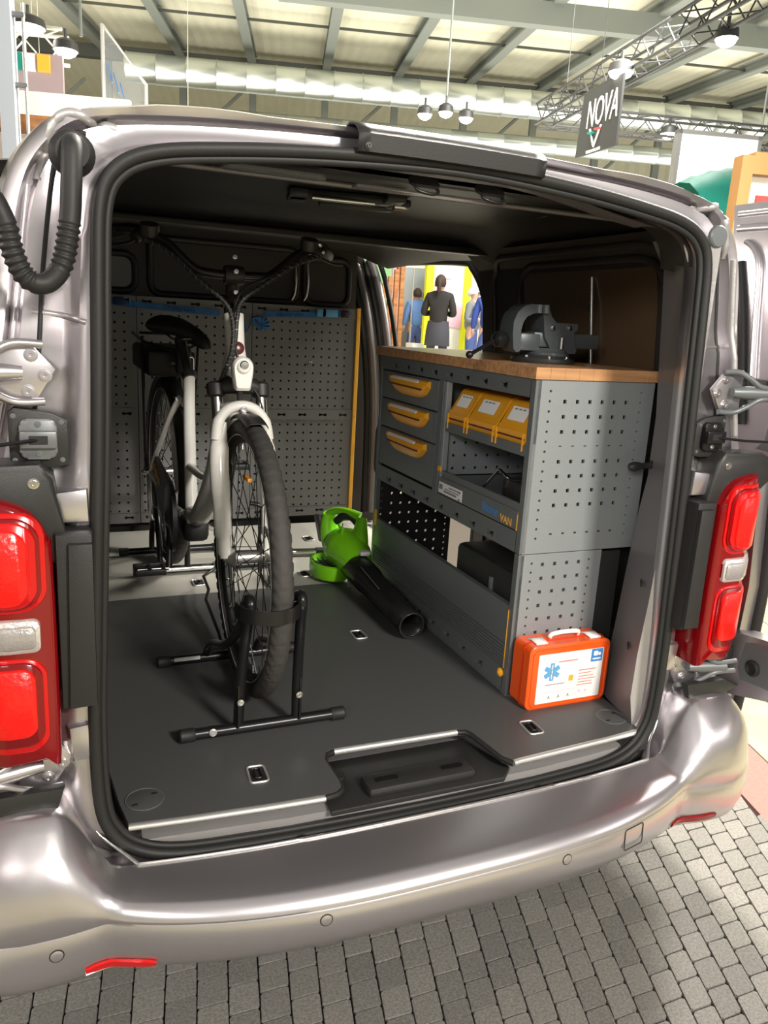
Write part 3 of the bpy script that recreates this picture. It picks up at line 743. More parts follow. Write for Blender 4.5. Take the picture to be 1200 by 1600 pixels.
# slots in the inner right pillar
for (z, y) in ((1.24, .12), (.93, .13), (.76, .13), (1.62, .10), (1.55, .12)):
    bm = NB(); x = {1.24: .672, .93: .650, .76: .636, 1.62: .65, 1.55: .665}[z]
    add_box(bm, (x, y-.03, z), (.004, .022, .011), .002, Euler((rad(20), 0, rad(-35))).to_matrix()); obj('slot', bm, 'plastic', van)
# inner roof skin, shade put into its colour
bm = NB()
for yy in (.16, ):
    pass
rr = []
for y in (.12, .24, .34, .60, .95, 1.05, 1.12, 1.20, 1.6, 2.2):
    zc = {.12: 1.812, .24: 1.822, .34: 1.848, .60: 1.852, .95: 1.85, 1.05: 1.83, 1.12: 1.800, 1.20: 1.83, 1.6: 1.85, 2.2: 1.84}[y]
    rr.append([Vector((x, y, zc-.06*smst(.55, .82, abs(x)))) for x in [-.82+1.6*k/24 for k in range(25)]])
loft(bm, rr, False); obj('inner_roof', bm, 'dark', van, 40)
bm = NB(); bx(bm, -.8, .8, 1.09, 1.14, 1.778, 1.80, .006); obj('roof_bow', bm, 'dark2', van)
bm = NB(); tube(bm, [(x, .235, 1.806) for x in (-.62, -.3, 0, .3, .62)], .006, 8); obj('roof_rail', bm, 'paint_in', van, 60)
bm = NB(); prism(bm, rrect(.20, .05, .02), (-.31, .16, 1.803), (1, 0, 0), (0, 1, 0), (0, 0, -1), .006, .002); obj('roof_plate', bm, 'steel', van, 40)
bm = NB(); prism(bm, rrect(.34, .035, .008), (.02, .165, 1.797), (1, 0, 0), (0, 1, 0), (0, 0, -1), .004, .001); obj('header_plate', bm, 'paint_in', van, 40)
# ceiling fittings (small console in the middle of the roof)
bm = NB()
for (x, y, sx, sy) in ((-.02, .62, .26, .05), (.06, .72, .20, .03), (.1, .55, .05, .08), (-.12, .66, .05, .12), (.14, .62, .06, .06)):
    add_box(bm, (x, y, 1.838), (sx, sy, .02), .006, Euler((0, 0, rad(-12))).to_matrix())
obj('roof_console', bm, 'plastic', van, 40)
bm = NB(); cyl(bm, (-.1, .60, 1.828), (.06, .585, 1.828), .006); cyl(bm, (.12, .60, 1.83), (.15, .60, 1.83), .01); obj('console_rod', bm, 'chrome', van, 40)
# hooks / strikers on the header
for x in (-.05, .092):
    bm = NB(); prism(bm, rrect(.060, .026, .007), (x, .052, 1.800), (1, .0, 0), (0, .75, .66), (0, .66, -.75), .006, .002)
    s = obj('striker_plate', bm, 'plastic', van, 40)
    bm = NB(); tube(bm, smooth_path([(x-.022, .046, 1.792), (x-.018, .038, 1.780), (x+.012, .036, 1.776), (x+.026, .042, 1.782), (x+.024, .05, 1.790)], 4), .0032, 8)
    obj('striker_loop', bm, 'blackmetal', s, 60)
# plastic header trim outside
bm = NB(); n = 16; rr = []
for (y, dz) in ((-.004, .012), (-.022, .016), (-.026, .05), (-.018, .058), (-.016, .062), (.0, .074), (.03, .082), (.045, .078)):
    rr.append([Vector((-.212+.378*k/n, y, 1.808+dz*.84+.002*math.sin(k/n*3.14))) for k in range(n+1)])
loft(bm, rr, False); o = obj('header_trim', bm, 'plastic', van, 40)
sdm = o.modifiers.new('t', 'SOLIDIFY'); sdm.thickness = .004
bolt(van, (-.195, -.026, 1.83), (0, -1, 0), .004, .004, 'plastic', 'trim_screw')

# side walls inside, shade put into their dark colour
bm = NB()
# right wall from y .22 to 1.30 with raised pressings
rr = []
for y in (.22, .30, 1.22, 1.28): rr.append([Vector((x, y, z)) for x, z in ((.70, 1.80), (.765, 1.74), (.79, 1.62), (.81, 1.40), (.84, 1.1), (.84, .58))])
loft(bm, rr, False); obj('side_wall', bm, 'dark2', van, 30)
def wx(z):
    T_ = [(1.10, .84), (1.40, .81), (1.62, .79), (1.74, .765), (1.80, .70)]
    for (a, b), (c, d) in zip(T_, T_[1:]):
        if z <= c: return b+(d-b)*(max(z, a)-a)/(c-a)
    return .72
def dense(P):
    R = []
    for i, p in enumerate(P):
        q = P[(i+1) % len(P)]; n = max(1, int(math.hypot(q[0]-p[0], q[1]-p[1])/.04))
        R += [(p[0]+(q[0]-p[0])*k/n, p[1]+(q[1]-p[1])*k/n) for k in range(n)]
    return R
def wpanel(y0, y1, z0, z1, x, name='wall_pressing', m='dark2', r=.09, t=.012):
    bm = NB(); W, Hh = y1-y0, z1-z0
    tube(bm, [(wx(z0+Hh/2+p[1]), y0+W/2+p[0], z0+Hh/2+p[1]) for p in dense(rrect(W, Hh, r, 6))], .013, 8, closed=True)
    return obj(name, bm, m, van, 60)
wpanel(.24, 1.19, 1.20, 1.775, .812, r=.13); wpanel(.29, 1.02, 1.20, 1.745, .815, r=.11)
bm = NB(); loft(bm, [[Vector((wx(z)-.004, y, z)) for z in (1.22, 1.40, 1.55, 1.62, 1.68, 1.72)] for y in (.33, .6, .98)], False); obj('wall_panel', bm, 'brown', van, 30)
bm = NB(); cyl(bm, (.765, .60, 1.70), (.785, .585, 1.44), .006); obj('stay_rod', bm, 'chrome', van, 60)
bm = NB(); bx(bm, .77, .79, .60, .612, 1.60, 1.64, .003); obj('rod_clip', bm, 'plastic', van)
bm = NB(); lathe(bm, [(.004, 0), (.011, .006), (.013, .018), (.011, .034), (.008, .04), (.008, .075), (.012, .08), (.012, .09)], (.645, .195, 1.212), (1, .1, .03), 14); obj('wall_knob', bm, 'plastic', van, 40)
# wheel arch
bm = NB(); rr = []
for x in (.84, .72, .71):
    rr.append([Vector((x, .75+.36*math.cos(a)*(1 if x > .715 else .93), .50+.34*math.sin(a)*(1 if x > .715 else .93))) for a in [math.pi*k/16 for k in range(17)]])
loft(bm, rr, False); obj('wheel_arch', bm, 'dark', van, 40)
# left wall
bm = NB(); loft(bm, [[Vector((-x, y, z)) for x, z in ((.72, 1.80), (.79, 1.74), (.815, 1.62), (.83, 1.40), (.85, 1.1), (.85, .58))] for y in (.22, 2.2)], False)
obj('side_wall', bm, 'dark2', van, 30)
# bulkhead behind the pegboards with window pressings
bm = NB(); bx(bm, -.86, .62, 2.19, 2.21, .50, 1.84); obj('bulkhead', bm, 'dark2', van)
def bulk_win(x0, x1, z0, z1, bright=False):
    cx, cz, W, Hh = (x0+x1)/2, (z0+z1)/2, x1-x0, z1-z0
    bm = NB(); tube(bm, [(cx+p[0], 2.183, cz+p[1]) for p in rrect(W, Hh, .045, 5)], .014, 8, closed=True); f = obj('bulkhead_window', bm, 'plastic', van, 60)
    bm = NB(); prism(bm, rrect(W-.03, Hh-.03, .035), (cx, 2.19, cz), (1, 0, 0), (0, 0, 1), (0, -1, 0), .006); obj('window_panel', bm, 'steel' if bright else 'dark2', f)
bulk_win(-.62, -.375, 1.605, 1.755, True); bulk_win(-.315, .33, 1.60, 1.83); bulk_win(.365, .58, 1.60, 1.80)
for x in (.315, .372):
    bm = NB(); tube(bm, smooth_path([(x, 2.17, 1.77), (x+.004, 2.165, 1.70), (x, 2.165, 1.64), (x-.012, 2.17, 1.61)], 4), .006, 8); obj('grab_handle', bm, 'chrome', van, 60)
# B pillar / door frame forward of the side door
for k, (xo, r, m) in enumerate(((.70, .016, 'rubber'), (.735, .02, 'paint_in'), (.775, .014, 'plastic'), (.81, .022, 'paint_in'), (.85, .013, 'rubber'))):
    bm = NB(); y = 2.30-.012*k
    tube(bm, smooth_path([(xo-.06, y+.10, 1.83), (xo-.03, y+.06, 1.72), (xo, y-.03, 1.45), (xo+.01, y-.1, 1.1), (xo+.01, y-.12, .6)], 8), r, 8)
    obj('pillar_trim', bm, m, van, 60)
bm = NB(); prism(bm, [(0, .5), (.26, .5), (.26, 1.2), (.22, 1.5), (.10, 1.84), (0, 1.84)], (.61, 2.36, 0), (1, 0, 0), (0, 0, 1), (0, 1, 0), .03); obj('pillar_panel', bm, 'dark2', van)
bm = NB(); tube(bm, [(.74, 1.9+p[0], .93+p[1]) for p in rrect(.45, .25, .05, 5)], .01, 8, closed=True); obj('door_pocket', bm, 'dark2', van, 60)
# side door aperture frame: rear-upper corner and top rail
ap = [(1.285, .56), (1.285, 1.40), (1.315, 1.56), (1.375, 1.68), (1.47, 1.765), (1.56, 1.795), (2.0, 1.815), (2.45, 1.825)]
bm = NB(); tube(bm, [(.845, y, z) for y, z in smooth_path([(0, y, z) for y, z in ap], 6) and [(p.y, p.z) for p in smooth_path([(0, y, z) for y, z in ap], 6)]], .02, 8)
obj('side_door_seal', bm, 'rubber', van, 60)
sa = [(p.y, p.z) for p in smooth_path([(0, y, z) for y, z in ap], 6)]
bm = NB()
for x, col in ((.83, 0), (.93, 0)):
    poly = sa+[(2.45, 1.90), (1.2, 1.90), (1.2, .5), (1.285, .5)]
    prism(bm, poly, (x, 0, 0), (0, 1, 0), (0, 0, 1), (1, 0, 0), .012)
loft(bm, [[Vector((.83, y, z)) for y, z in sa], [Vector((.94, y, z)) for y, z in sa]], False)
obj('side_door_frame', bm, 'dark2', van, 30)
bm = NB(); add_box(bm, (.825, 1.235, 1.60), (.012, .05, .14), .02); obj('corner_boss', bm, 'dark', van, 40)
bm = NB(); tube(bm, [(.76, .25, 1.80), (.76, 1.25, 1.80)], .008, 6); obj('cable_run', bm, 'plastic', van, 60)
# sliding door pushed back along the right flank
bm = NB(); prism(bm, [(.13, .33), (1.2, .30), (1.2, 1.78), (.24, 1.78), (.10, 1.25), (.075, .9), (.085, .64), (.105, .42)], (1.0, 0, 0), (0, 1, 0), (0, 0, 1), (1, 0, 0), .06, .02); sdoor = obj('sliding_door', bm, 'paint', van, 40)
bm = NB(); tube(bm, smooth_path([(1.05, .10, 1.24), (1.052, .078, 1.05), (1.054, .075, .85), (1.055, .085, .64), (1.055, .107, .42), (1.05, .15, .33)], 6), .016, 8); obj('door_edge_seal', bm, 'rubber', sdoor, 60)
# underside: sill floor and load floor base
bm = NB(); bx(bm, -.80, .80, .02, 2.2, .50, .535); obj('load_floor', bm, 'paint_in', van)
bm = NB(); prism(bm, [(-.60, .0), (-.5, -.008), (-.3, -.022), (0, -.028), (.3, -.022), (.5, -.008), (.60, .0), (.60, .16), (-.60, .16)], (0, 0, .520), (1, 0, 0), (0, 1, 0), (0, 0, 1), .018, .006); obj('rear_sill', bm, 'paint_warm', van, 40)
bm = NB(); bx(bm, -.85, .85, .05, 3.1, .28, .48); obj('underbody', bm, 'plastic', van)
for s in (1, -1):
    bm = NB(); lathe(bm, [(.20, 0), (.31, .0), (.325, .02), (.33, .11), (.325, .20), (.31, .22), (.2, .22)], (s*.70, .95, .328), (s, 0, 0), 40); wh = obj('rear_wheel', bm, 'rubber', van, 40)
    bm = NB(); lathe(bm, [(.04, .20), (.10, .19), (.20, .21), (.205, .05)], (s*.70, .95, .328), (s, 0, 0), 40, caps=True); obj('wheel_rim', bm, 'steel', wh, 40)

# latch cover in the sill centre
bm = NB(); prism(bm, [(-.215, -.045), (.20, -.045), (.235, -.01), (.185, .135), (-.17, .135), (-.205, .05)], (0, 0, .538), (1, 0, 0), (0, 1, 0), (0, 0, 1), .012, .004); lc = obj('latch_cover', bm, 'plastic', van, 40)
bm = NB(); bx(bm, -.125, .135, -.03, .035, .548, .572, .01); obj('latch_block', bm, 'plastic', lc, 40)
for x in (-.075, .085):
    bm = NB(); prism(bm, rrect(.052, .016, .007), (x, -.002, .572), (1, 0, 0), (0, 1, 0), (0, 0, 1), .003); hk = obj('latch_hook', bm, 'blackmetal', lc, 40)
bm = NB(); lathe(bm, [(.02, 0), (.018, .01), (.006, .012)], (-.165, .07, .548), (0, 0, 1)); obj('rubber_stop', bm, 'rubber', lc, 40)

# ---------------- bumper
CP = [(-.02, .44), (.055, .49), (.088, .530), (.100, .529), (.150, .518), (.205, .512), (.222, .506), (.234, .497), (.239, .488), (.2395, .484), (.2365, .481), (.2390, .477), (.241, .450), (.237, .422), (.214, .382), (.16, .345), (.05, .31)]
TP = [(-.06, .66), (-.02, .675), (.04, .665), (.055, .66), (.075, .64), (.10, .615), (.118, .59), (.13, .56), (.137, .52), (.142, .480), (.1395, .477), (.1415, .473), (.143, .44), (.141, .405), (.130, .370), (.09, .340), (0, .31)]
def bump_section(s):
    """s in [-1.55, 1.55]; |s|<=.80 straight, beyond round the corner"""
    sg = 1 if s >= 0 else -1; a = abs(s); w = smst(.63, .745, a)
    f = 1-.36*(min(a, .66)/.62)**3
    R = []
    for (c, t) in zip(CP, TP):
        d = c[0]*f*(1-w)+t[0]*w; z = c[1]*(1-w)+t[1]*w
        if a <= .78: x, y = a, -d
        else:
            ang = min((a-.78)/.12, math.pi/2); ext = max(0, a-.78-.12*math.pi/2)
            x = .76+.02+(.055+d)*math.sin(ang)-.0; y = .055-(.055+d)*math.cos(ang)+ext
            x -= .0
        R.append(Vector((sg*x, y, z)))
    return R
ss = sorted(set([round(-1.35+2.7*k/150, 4) for k in range(151)]))
bm = NB(); loft(bm, [bump_section(s) for s in ss], False)
bumper = obj('bumper', bm, 'paint', van, 50, 'silver painted rear bumper with a loading step')
bm2 = NB(); 
def bump_at(x, z):
    sec = bump_section(x)
    for k in range(9, len(sec)-1):
        if sec[k].z >= z >= sec[k+1].z:
            t = (sec[k].z-z)/(sec[k].z-sec[k+1].z+1e-9); p = sec[k].lerp(sec[k+1], t)
            tz = (sec[k]-sec[k+1]).normalized(); sx = (bump_section(x+.01)[k]-bump_section(x-.01)[k]).normalized()
            n = sx.cross(tz).normalized(); n = n if n.y < 0 else -n
            return p, sx, tz, n
bm2.free()
for (x, z) in ((-.745, .445), (-.285, .461), (.248, .461), (.66, .455)):
    p, u, v, n = bump_at(x, z)
    bm = NB(); lathe(bm, [(.0125, -.002), (.0125, .0004), (.0108, .0004), (.0105, -.001)], p, n, 20, caps=False); q = obj('sensor_ring', bm, 'rubber', bumper, 60)
    bm = NB(); lathe(bm, [(.0105, -.002), (.0105, .0012), (.009, .0018), (.002, .002)], p, n, 20); obj('parking_sensor', bm, 'paint', bumper, 60)
p, u, v, n = bump_at(.447, .452)
bm = NB(); tube(bm, [p+u*q[0]+v*q[1]+n*.0002 for q in rrect(.062, .050, .006, 3)], .0012, 6, closed=True); obj('tow_cover_seam', bm, 'rubber', bumper)
for s, xa, xb, zz in ((-1, -.700, -.580, .392), (1, .63, .77, .392)):
    bm = NB(); rr = []
    for k in range(9):
        x = xa+(xb-xa)*k/8; p, u, v, n = bump_at(x, zz); hh = .010 if 0 < k < 8 else .006
        rr.append([p+v*hh+n*.001, p+v*hh*.8+n*.005, p-v*hh*.8+n*.005, p-v*hh+n*.001])
    loft(bm, rr, True, True); q = obj('reflector', bm, 'reddark' if s > 0 else 'red', bumper, 60, 'red strip reflector')
    bm = NB(); tube(bm, [bump_at(xa+(xb-xa)*k/8, zz-.014)[0]+bump_at(xa+(xb-xa)*k/8, zz-.014)[3]*.001 for k in range(9)], .0025, 6); obj('reflector_rim', bm, 'chrome', bumper, 60)
# bright protective strip and clip along the step edge
bm = NB(); tube(bm, [bump_section(-.60+1.2*k/60)[2]+Vector((0, -.002, .002)) for k in range(61)], .0035, 6); obj('sill_strip', bm, 'alu', bumper, 60)
for x in (-.27, .30):
    q = bump_section(x)[2]; bm = NB(); add_box(bm, q+Vector((0, 0, .003)), (.016, .009, .004), .001); obj('clip', bm, 'plastic', bumper)
# bumper corner covers with screw
for s in (-1, 1):
    bm = NB(); prism(bm, [(s*.72, .70), (s*.84, .70), (s*.90, .675), (s*.84, .655), (s*.735, .652)], (0, -.015, 0), (1, 0, 0), (0, 0, 1), (0, -1, 0), .02, .006); obj('corner_cover', bm, 'plastic', van, 40)
    for (x, z) in ((.692, .70), (.655, .575)):
        bm = NB(); lathe(bm, [(.009, 0), (.009, .004), (.006, .005), (.004, .003)], (s*x, rear_y(x, z)+.016, z), (0, -1, 0), 12); obj('clip_plug', bm, 'plastic', van, 40)

# ---------------- tail lamps
def lamp(s):
    X = lambda a: s*a
    out = [(.722, .79), (.722, 1.13), (.728, 1.17), (.742, 1.20), (.77, 1.225), (.82, 1.238), (.90, 1.243), (.955, 1.235), (.972, 1.20), (.975, .86), (.965, .80), (.93, .775), (.86, .768), (.79, .772), (.735, .778)]
    if s < 0: pass
    bm = NB()
    def wrap(x, z, d):  # curved in plan towards the flank
        return Vector((s*x, -.068+d+.9*max(0, x-.80)**1.6*4, z))
    ln = smooth_path([(x, 0, z) for x, z in out], 4, closed=True)
    L = [(p.x, p.z) for p in ln]; c = (.85, 1.0)
    ins = lambda k: [(c[0]+(x-c[0])*k, c[1]+(z-c[1])*(1-(1-k)*.55)) for x, z in L]
    rr = [[wrap(x, z, .085) for x, z in L], [wrap(x, z, .012) for x, z in L], [wrap(x, z, .003) for x, z in ins(.97)], [wrap(x, z, 0) for x, z in ins(.93)]]
    for k in (.6, .3, .05): rr.append([wrap(x, z, -.002) for x, z in ins(k)])
    loft(bm, rr, True, True)
    root = obj('tail_lamp', bm, 'reddark', van, 50, 'red '+('left' if s < 0 else 'right')+' tail lamp')
    def piece(name, m, x0, x1, z0, z1, d, r=.02, t=.008):
        bm = NB(); rr = []; n = 22
        for i in range(n+1):
            x = x0+(x1-x0)*(.5-.5*math.cos(math.pi*i/n)); e = min(x-x0, x1-x, r); k = r-math.sqrt(max(0, r*r-(r-e)**2))
            a_, b_ = z0+k, z1-k; g = .003 if 0 < i < n else .0005
            y_ = 0 if 0 < i < n else t*.6
            rr.append([wrap(x, a_-.001, d+t), wrap(x, a_, d+y_), wrap(x, a_+g, d+y_-.003), wrap(x, b_-g, d+y_-.003), wrap(x, b_, d+y_), wrap(x, b_+.001, d+t)])
        loft(bm, rr, False); return obj(name, bm, m, root, 50)
    piece('lens_rim', 'red', .732, .965, 1.050, 1.218, -.001, .045)
    piece('lens_rim', 'reddark', .740, .960, 1.056, 1.210, -.004, .040)
    piece('lens_rim', 'red', .746, .958, 1.060, 1.204, -.008, .036)
    piece('brake_lens', 'redbright', .760, .955, 1.066, 1.192, -.012, .028)
    piece('reversing_lens', 'clear', .745, .95, .982, 1.040, -.006, .012)
    piece('reversing_lens', 'lampgrey', .752, .945, .990, 1.030, -.009, .010)
    piece('lens_rim', 'red', .738, .962, .800, .972, -.001, .035)
    piece('lens_rim', 'reddark', .745, .958, .812, .966, -.004, .030)
    piece('fog_lens', 'redbright', .756, .95, .832, .955, -.010, .022)
    # black surround between lamp and opening
    bm = NB(); prism(bm, [(s*.660, .862), (s*.718, .862), (s*.718, 1.175), (s*.660, 1.175)], (0, .02, 0), (1, 0, 0), (0, 0, 1), (0, -1, 0), .075, .006); obj('lamp_surround', bm, 'plastic', van, 40)
    bm = NB(); prism(bm, [(s*.661, .870), (s*.706, .868), (s*.698, 1.160), (s*.661, 1.160)], (0, -.055, 0), (1, 0, 0), (0, 0, 1), (0, -1, 0), .012, .003); obj('surround_cover', bm, 'plastic', van, 40)
    bm = NB(); prism(bm, [(s*.70, 1.17), (s*.715, 1.265), (s*.735, 1.29), (s*.86, 1.285), (s*.93, 1.25), (s*.86, 1.20), (s*.74, 1.12), (s*.70, 1.12)], (0, .03, 0), (1, 0, 0), (0, 0, 1), (0, -1, 0), .07, .01); q = obj('lamp_bracket', bm, 'plastic', van, 40)
    bolt(q, (s*.745, -.04, 1.258), (0, -1, 0), .006, .006, 'chrome', 'screw')
    bm = NB(); prism(bm, [(s*.662, 1.185), (s*.712, 1.185), (s*.716, 1.238), (s*.664, 1.244)], (0, .03, 0), (1, 0, 0), (0, 0, 1), (0, -1, 0), .055, .008); obj('pillar_block', bm, 'paint', van, 40)
    bm = NB(); prism(bm, [(s*.665, .735), (s*.705, .733), (s*.712, .805), (s*.665, .81)], (0, .03, 0), (1, 0, 0), (0, 0, 1), (0, -1, 0), .045, .012); obj('pillar_block', bm, 'paint', van, 40)
def shifted(fn, *a):
    before = set(van.children); fn(*a)
    for o in set(van.children)-before: o.location.x -= .015
lamp(-1); shifted(lamp, 1)

# ---------------- pillars: seam sealer, pressings, hinges, check straps, conduit
from mathutils.bvhtree import BVHTree
bmv = NB(); bmv.from_mesh(shell.data); bmv.transform(shell.matrix_world); SH = BVHTree.FromBMesh(bmv)
def ysn(x, z):
    h = SH.ray_cast(Vector((x, -.5, z)), Vector((0, 1, 0))); return h[0].y if h[0] is not None else .03
def onshell(pts, lift=.0, n=5):
    return [Vector((p.x, ysn(p.x, p.z)-lift, p.z)) for p in smooth_path([(x, 0, z) for x, z in pts], n)]
for s in (-1, 1):
    # inverted-V sealer seam at the top corner
    X = lambda L: [(s*x, z) for x, z in L]
    bm = NB(); tube(bm, onshell(X([(.60, 1.815), (.64, 1.823), (.672, 1.826), (.694, 1.806), (.706, 1.77), (.718, 1.725)]), -.006), .009, 8, flat=1); obj('seam_sealer', bm, 'paint_warm', van, 60)
    bm = NB(); tube(bm, onshell(X([(.645, 1.800), (.662, 1.800), (.680, 1.782), (.694, 1.75), (.716, 1.60), (.728, 1.47), (.74, 1.36)]), 0, 6), .004, 8); obj('rain_channel', bm, 'rubber', van, 60)
    bm = NB(); tube(bm, onshell(X([(.735, 1.72), (.752, 1.60), (.772, 1.45), (.80, 1.32)]), .0, 6), .010, 8, flat=.8); obj('pillar_ridge', bm, 'paint_warm' if s > 0 else 'paint', van, 60)
    bm = NB(); tube(bm, onshell(X([(.655, 1.512), (.69, 1.520), (.735, 1.524)]), -.0045), .0065, 8); obj('pillar_crease', bm, 'paint', van, 60)
    bm = NB(); tube(bm, smooth_path([bump_section(s*.60)[2]+Vector((0, -.002, .002)), Vector((s*.636, -.022, .548)), Vector((s*.668, .0, .575)), Vector((s*.690, .012, .62)), Vector((s*.70, .016, .66))], 6), .0035, 6); obj('sill_strip', bm, 'alu', van, 60)
bm = NB(); lathe(bm, [(.024, 0), (.024, .008), (.021, .011), (.005, .011)], (.646, .016, 1.760), (0, -1, 0), 24); obj('blanking_plug', bm, 'steel', van, 40, 'round grey plug')
bm = NB(); lathe(bm, [(.034, 0), (.034, .012), (.027, .02), (.024, .03), (.005, .03)], (-.668, .012, 1.762), (0, -1, 0), 24); cg = obj('conduit_grommet', bm, 'rubber', van, 40)
def bellows(pts, rbase, zones, parent):
    P = smooth_path(pts, 24); n = len(P); R = []
    L = [0]
    for a, b in zip(P, P[1:]): L.append(L[-1]+(b-a).length)
    out = []; RR = []; step = .0022; tot = L[-1]; s_ = 0; j = 0
    while s_ < tot:
        while L[j+1] < s_: j += 1
        f = (s_-L[j])/(L[j+1]-L[j]+1e-9); out.append(P[j].lerp(P[j+1], f)); u = s_/tot
        rb = rbase
        if any(a < u < b for a, b in zones): rb = rbase*(1.0+.11*math.sin(s_*2*math.pi/.0105))
        RR.append(rb); s_ += step
    bm = NB(); tube(bm, out, RR, 16); return obj('wiring_conduit', bm, 'rubber', parent, 180, 'black corrugated rubber conduit')
bellows([(-.668, -.012, 1.775), (-.669, -.03, 1.762), (-.672, -.04, 1.71), (-.676, -.045, 1.66), (-.688, -.05, 1.60), (-.706, -.052, 1.572), (-.726, -.055, 1.566), (-.744, -.055, 1.580), (-.756, -.058, 1.61), (-.766, -.06, 1.655), (-.795, -.06, 1.70), (-.85, -.06, 1.71)], .0155, ((.28, .44), (.54, .74), (.82, .97)), van)
# hinges: plate with arms and three bolts
def hinge(s, z, low=False):
    x0 = .735
    bm = NB(); prism(bm, [(s*(x0-.03), z+.005), (s*(x0+.005), z+.045), (s*(x0+.06), z+.05), (s*(x0+.06), z-.05), (s*(x0+.0), z-.045)], (0, .012, 0), (1, 0, 0), (0, 0, 1), (0, -1, 0), .01, .003)
    h = obj('door_hinge', bm, 'paint', van, 40)
    for zz in (.045, -.045):
        bm = NB(); tube(bm, smooth_path([(s*(x0-.012), -.006, z+zz), (s*(x0+.03), -.010, z+zz*1.02), (s*(x0+.06), -.02, z+zz*.7), (s*(x0+.09), -.03, z+zz*.3), (s*(x0+.15), -.035, z+zz*.3)], 5), .0065, 8); obj('hinge_arm', bm, 'paint' if s < 0 else 'steel', h, 60)
    bm = NB(); tube(bm, [(s*(x0+.02), -.006, z), (s*(x0+.06), -.014, z), (s*(x0+.12), -.03, z)], [.012, .016, .014], 10); obj('hinge_knuckle', bm, 'paint' if s < 0 else 'steel', h, 60)
    for (dx, dz) in ((0.005, .028), (-.014, -.004), (.012, -.03)):
        bolt(h, (s*(x0+dx), .003, z+dz), (0, -1, 0), .0075, .007, 'paint')
    return h
hinge(-1, 1.43); shifted(hinge, 1, 1.425); hinge(-1, .735); shifted(hinge, 1, .735)
def check(s, x, z):
    bm = NB(); prism(bm, [(s*(x-.045), z-.045), (s*(x-.045), z+.03), (s*(x-.02), z+.042), (s*(x+.035), z+.05), (s*(x+.044), z+.042), (s*(x+.044), z-.042), (s*(x+.03), z-.05), (s*(x-.02), z-.05)], (0, .012, 0), (1, 0, 0), (0, 0, 1), (0, -1, 0), .014, .004)
    c = obj('check_strap_housing', bm, 'plastic', van, 40)
    bm = NB(); prism(bm, rrect(.056, .066, .012), (s*x, -.002, z), (1, 0, 0), (0, 0, 1), (0, -1, 0), .01, .004); obj('strap_plate', bm, 'steel' if s < 0 else 'blackmetal', c, 40)
    bm = NB(); bx(bm, s*x-.028, s*x+.028, -.024, -.01, z-.014, z+.014, .003); obj('strap_guide', bm, 'steel' if s < 0 else 'blackmetal', c, 40)
    bm = NB(); bx(bm, s*x-.014, s*x+.014, -.0252, -.022, z-.007, z+.007, .001); obj('strap_slot', bm, 'rubber', c)
    for dz in (.024, -.024): bolt(c, (s*x, -.012, z+dz), (0, -1, 0), .0035, .003, 'steel' if s < 0 else 'chrome', 'screw')
    for (dx, dz) in ((-.035, .026), (.036, .036), (.036, -.036), (-.035, -.036)): bolt(c, (s*(x+dx), -.002, z+dz), (0, -1, 0), .0028, .002, 'steel', 'screw')
    bm = NB(); tube(bm, [(s*x, -.02, z), (s*(x+.06), -.05, z-.004), (s*(x+.20), -.08, z-.006)], .0045, 8, flat=.7); obj('check_strap', bm, 'blackmetal', c, 60)
check(-1, .735, 1.325); shifted(check, 1, .715, 1.322)

# ---------------- right rear door, swung open beside the body
bm = NB()
def dpoly(P, x, t, bev=.01, m='paint', name='rear_door', par=None):
    bm = NB(); prism(bm, P, (x, 0, 0), (0, 1, 0), (0, 0, 1), (1, 0, 0), t, bev); return obj(name, bm, m, par or van, 40)
door = dpoly([(.285, 1.885), (-.75, 1.885), (-.75, 1.20), (.04, 1.238), (.12, 1.252), (.155, 1.33), (.20, 1.50), (.26, 1.72)], .955, .05, .012)
dpoly([(-.75, .66), (-.085, .648), (.055, .607), (.075, .64), (.10, .70), (.112, .764), (.03, .79), (-.053, .803), (-.75, .82)], .94, .06, .012, par=door, name='door_lower_section')
dpoly([(.0, .775), (.012, .70), (.0, .672), (-.12, .685), (-.30, .69), (-.30, .785), (-.03, .785)], .936, .006, .002, 'steel', 'door_pocket_lower', door)
bm = NB(); lathe(bm, [(.022, 0), (.022, .006), (.016, .010), (.012, .004)], (.938, -.035, .718), (-1, 0, 0), 20); obj('door_plug', bm, 'rubber', door, 40)
bm = NB(); tube(bm, smooth_path([(.952, .235, 1.74), (.952, .20, 1.62), (.952, .165, 1.45), (.952, .145, 1.33)], 6), .014, 8); obj('door_seal', bm, 'rubber', door, 60)
bm = NB(); tube(bm, [(.952, -.7, 1.85), (.952, .26, 1.86)], .008, 8); obj('door_rib', bm, 'paint', door, 60)
bm = NB(); tube(bm, [(.952, -.7, 1.80), (.952, .255, 1.825)], .010, 8); obj('door_rib', bm, 'paint', door, 60)
bm = NB(); tube(bm, smooth_path([(.95, .22, 1.79), (.95, .19, 1.77), (.95, .165, 1.72), (.95, .15, 1.60), (.95, .13, 1.45)], 5), .012, 8, flat=.6); obj('window_frame_rib', bm, 'paint', door, 60)
bm = NB(); prism(bm, [(.05, 1.40), (.06, 1.30), (.085, 1.275), (-.3, 1.26), (-.3, 1.42)], (.952, 0, 0), (0, 1, 0), (0, 0, 1), (-1, 0, 0), .004, .001); obj('door_recess', bm, 'steel', door, 40)
bm = NB(); add_box(bm, (.935, .10, 1.43), (.035, .03, .04), .004); add_box(bm, (.93, .062, .725), (.03, .05, .045), .004); obj('hinge_socket', bm, 'plastic', door, 40)
dpoly([(-.75, .75), (-.06, .75), (-.05, 1.25), (-.75, 1.25)], .985, .02, .003, par=door, name='door_skin')
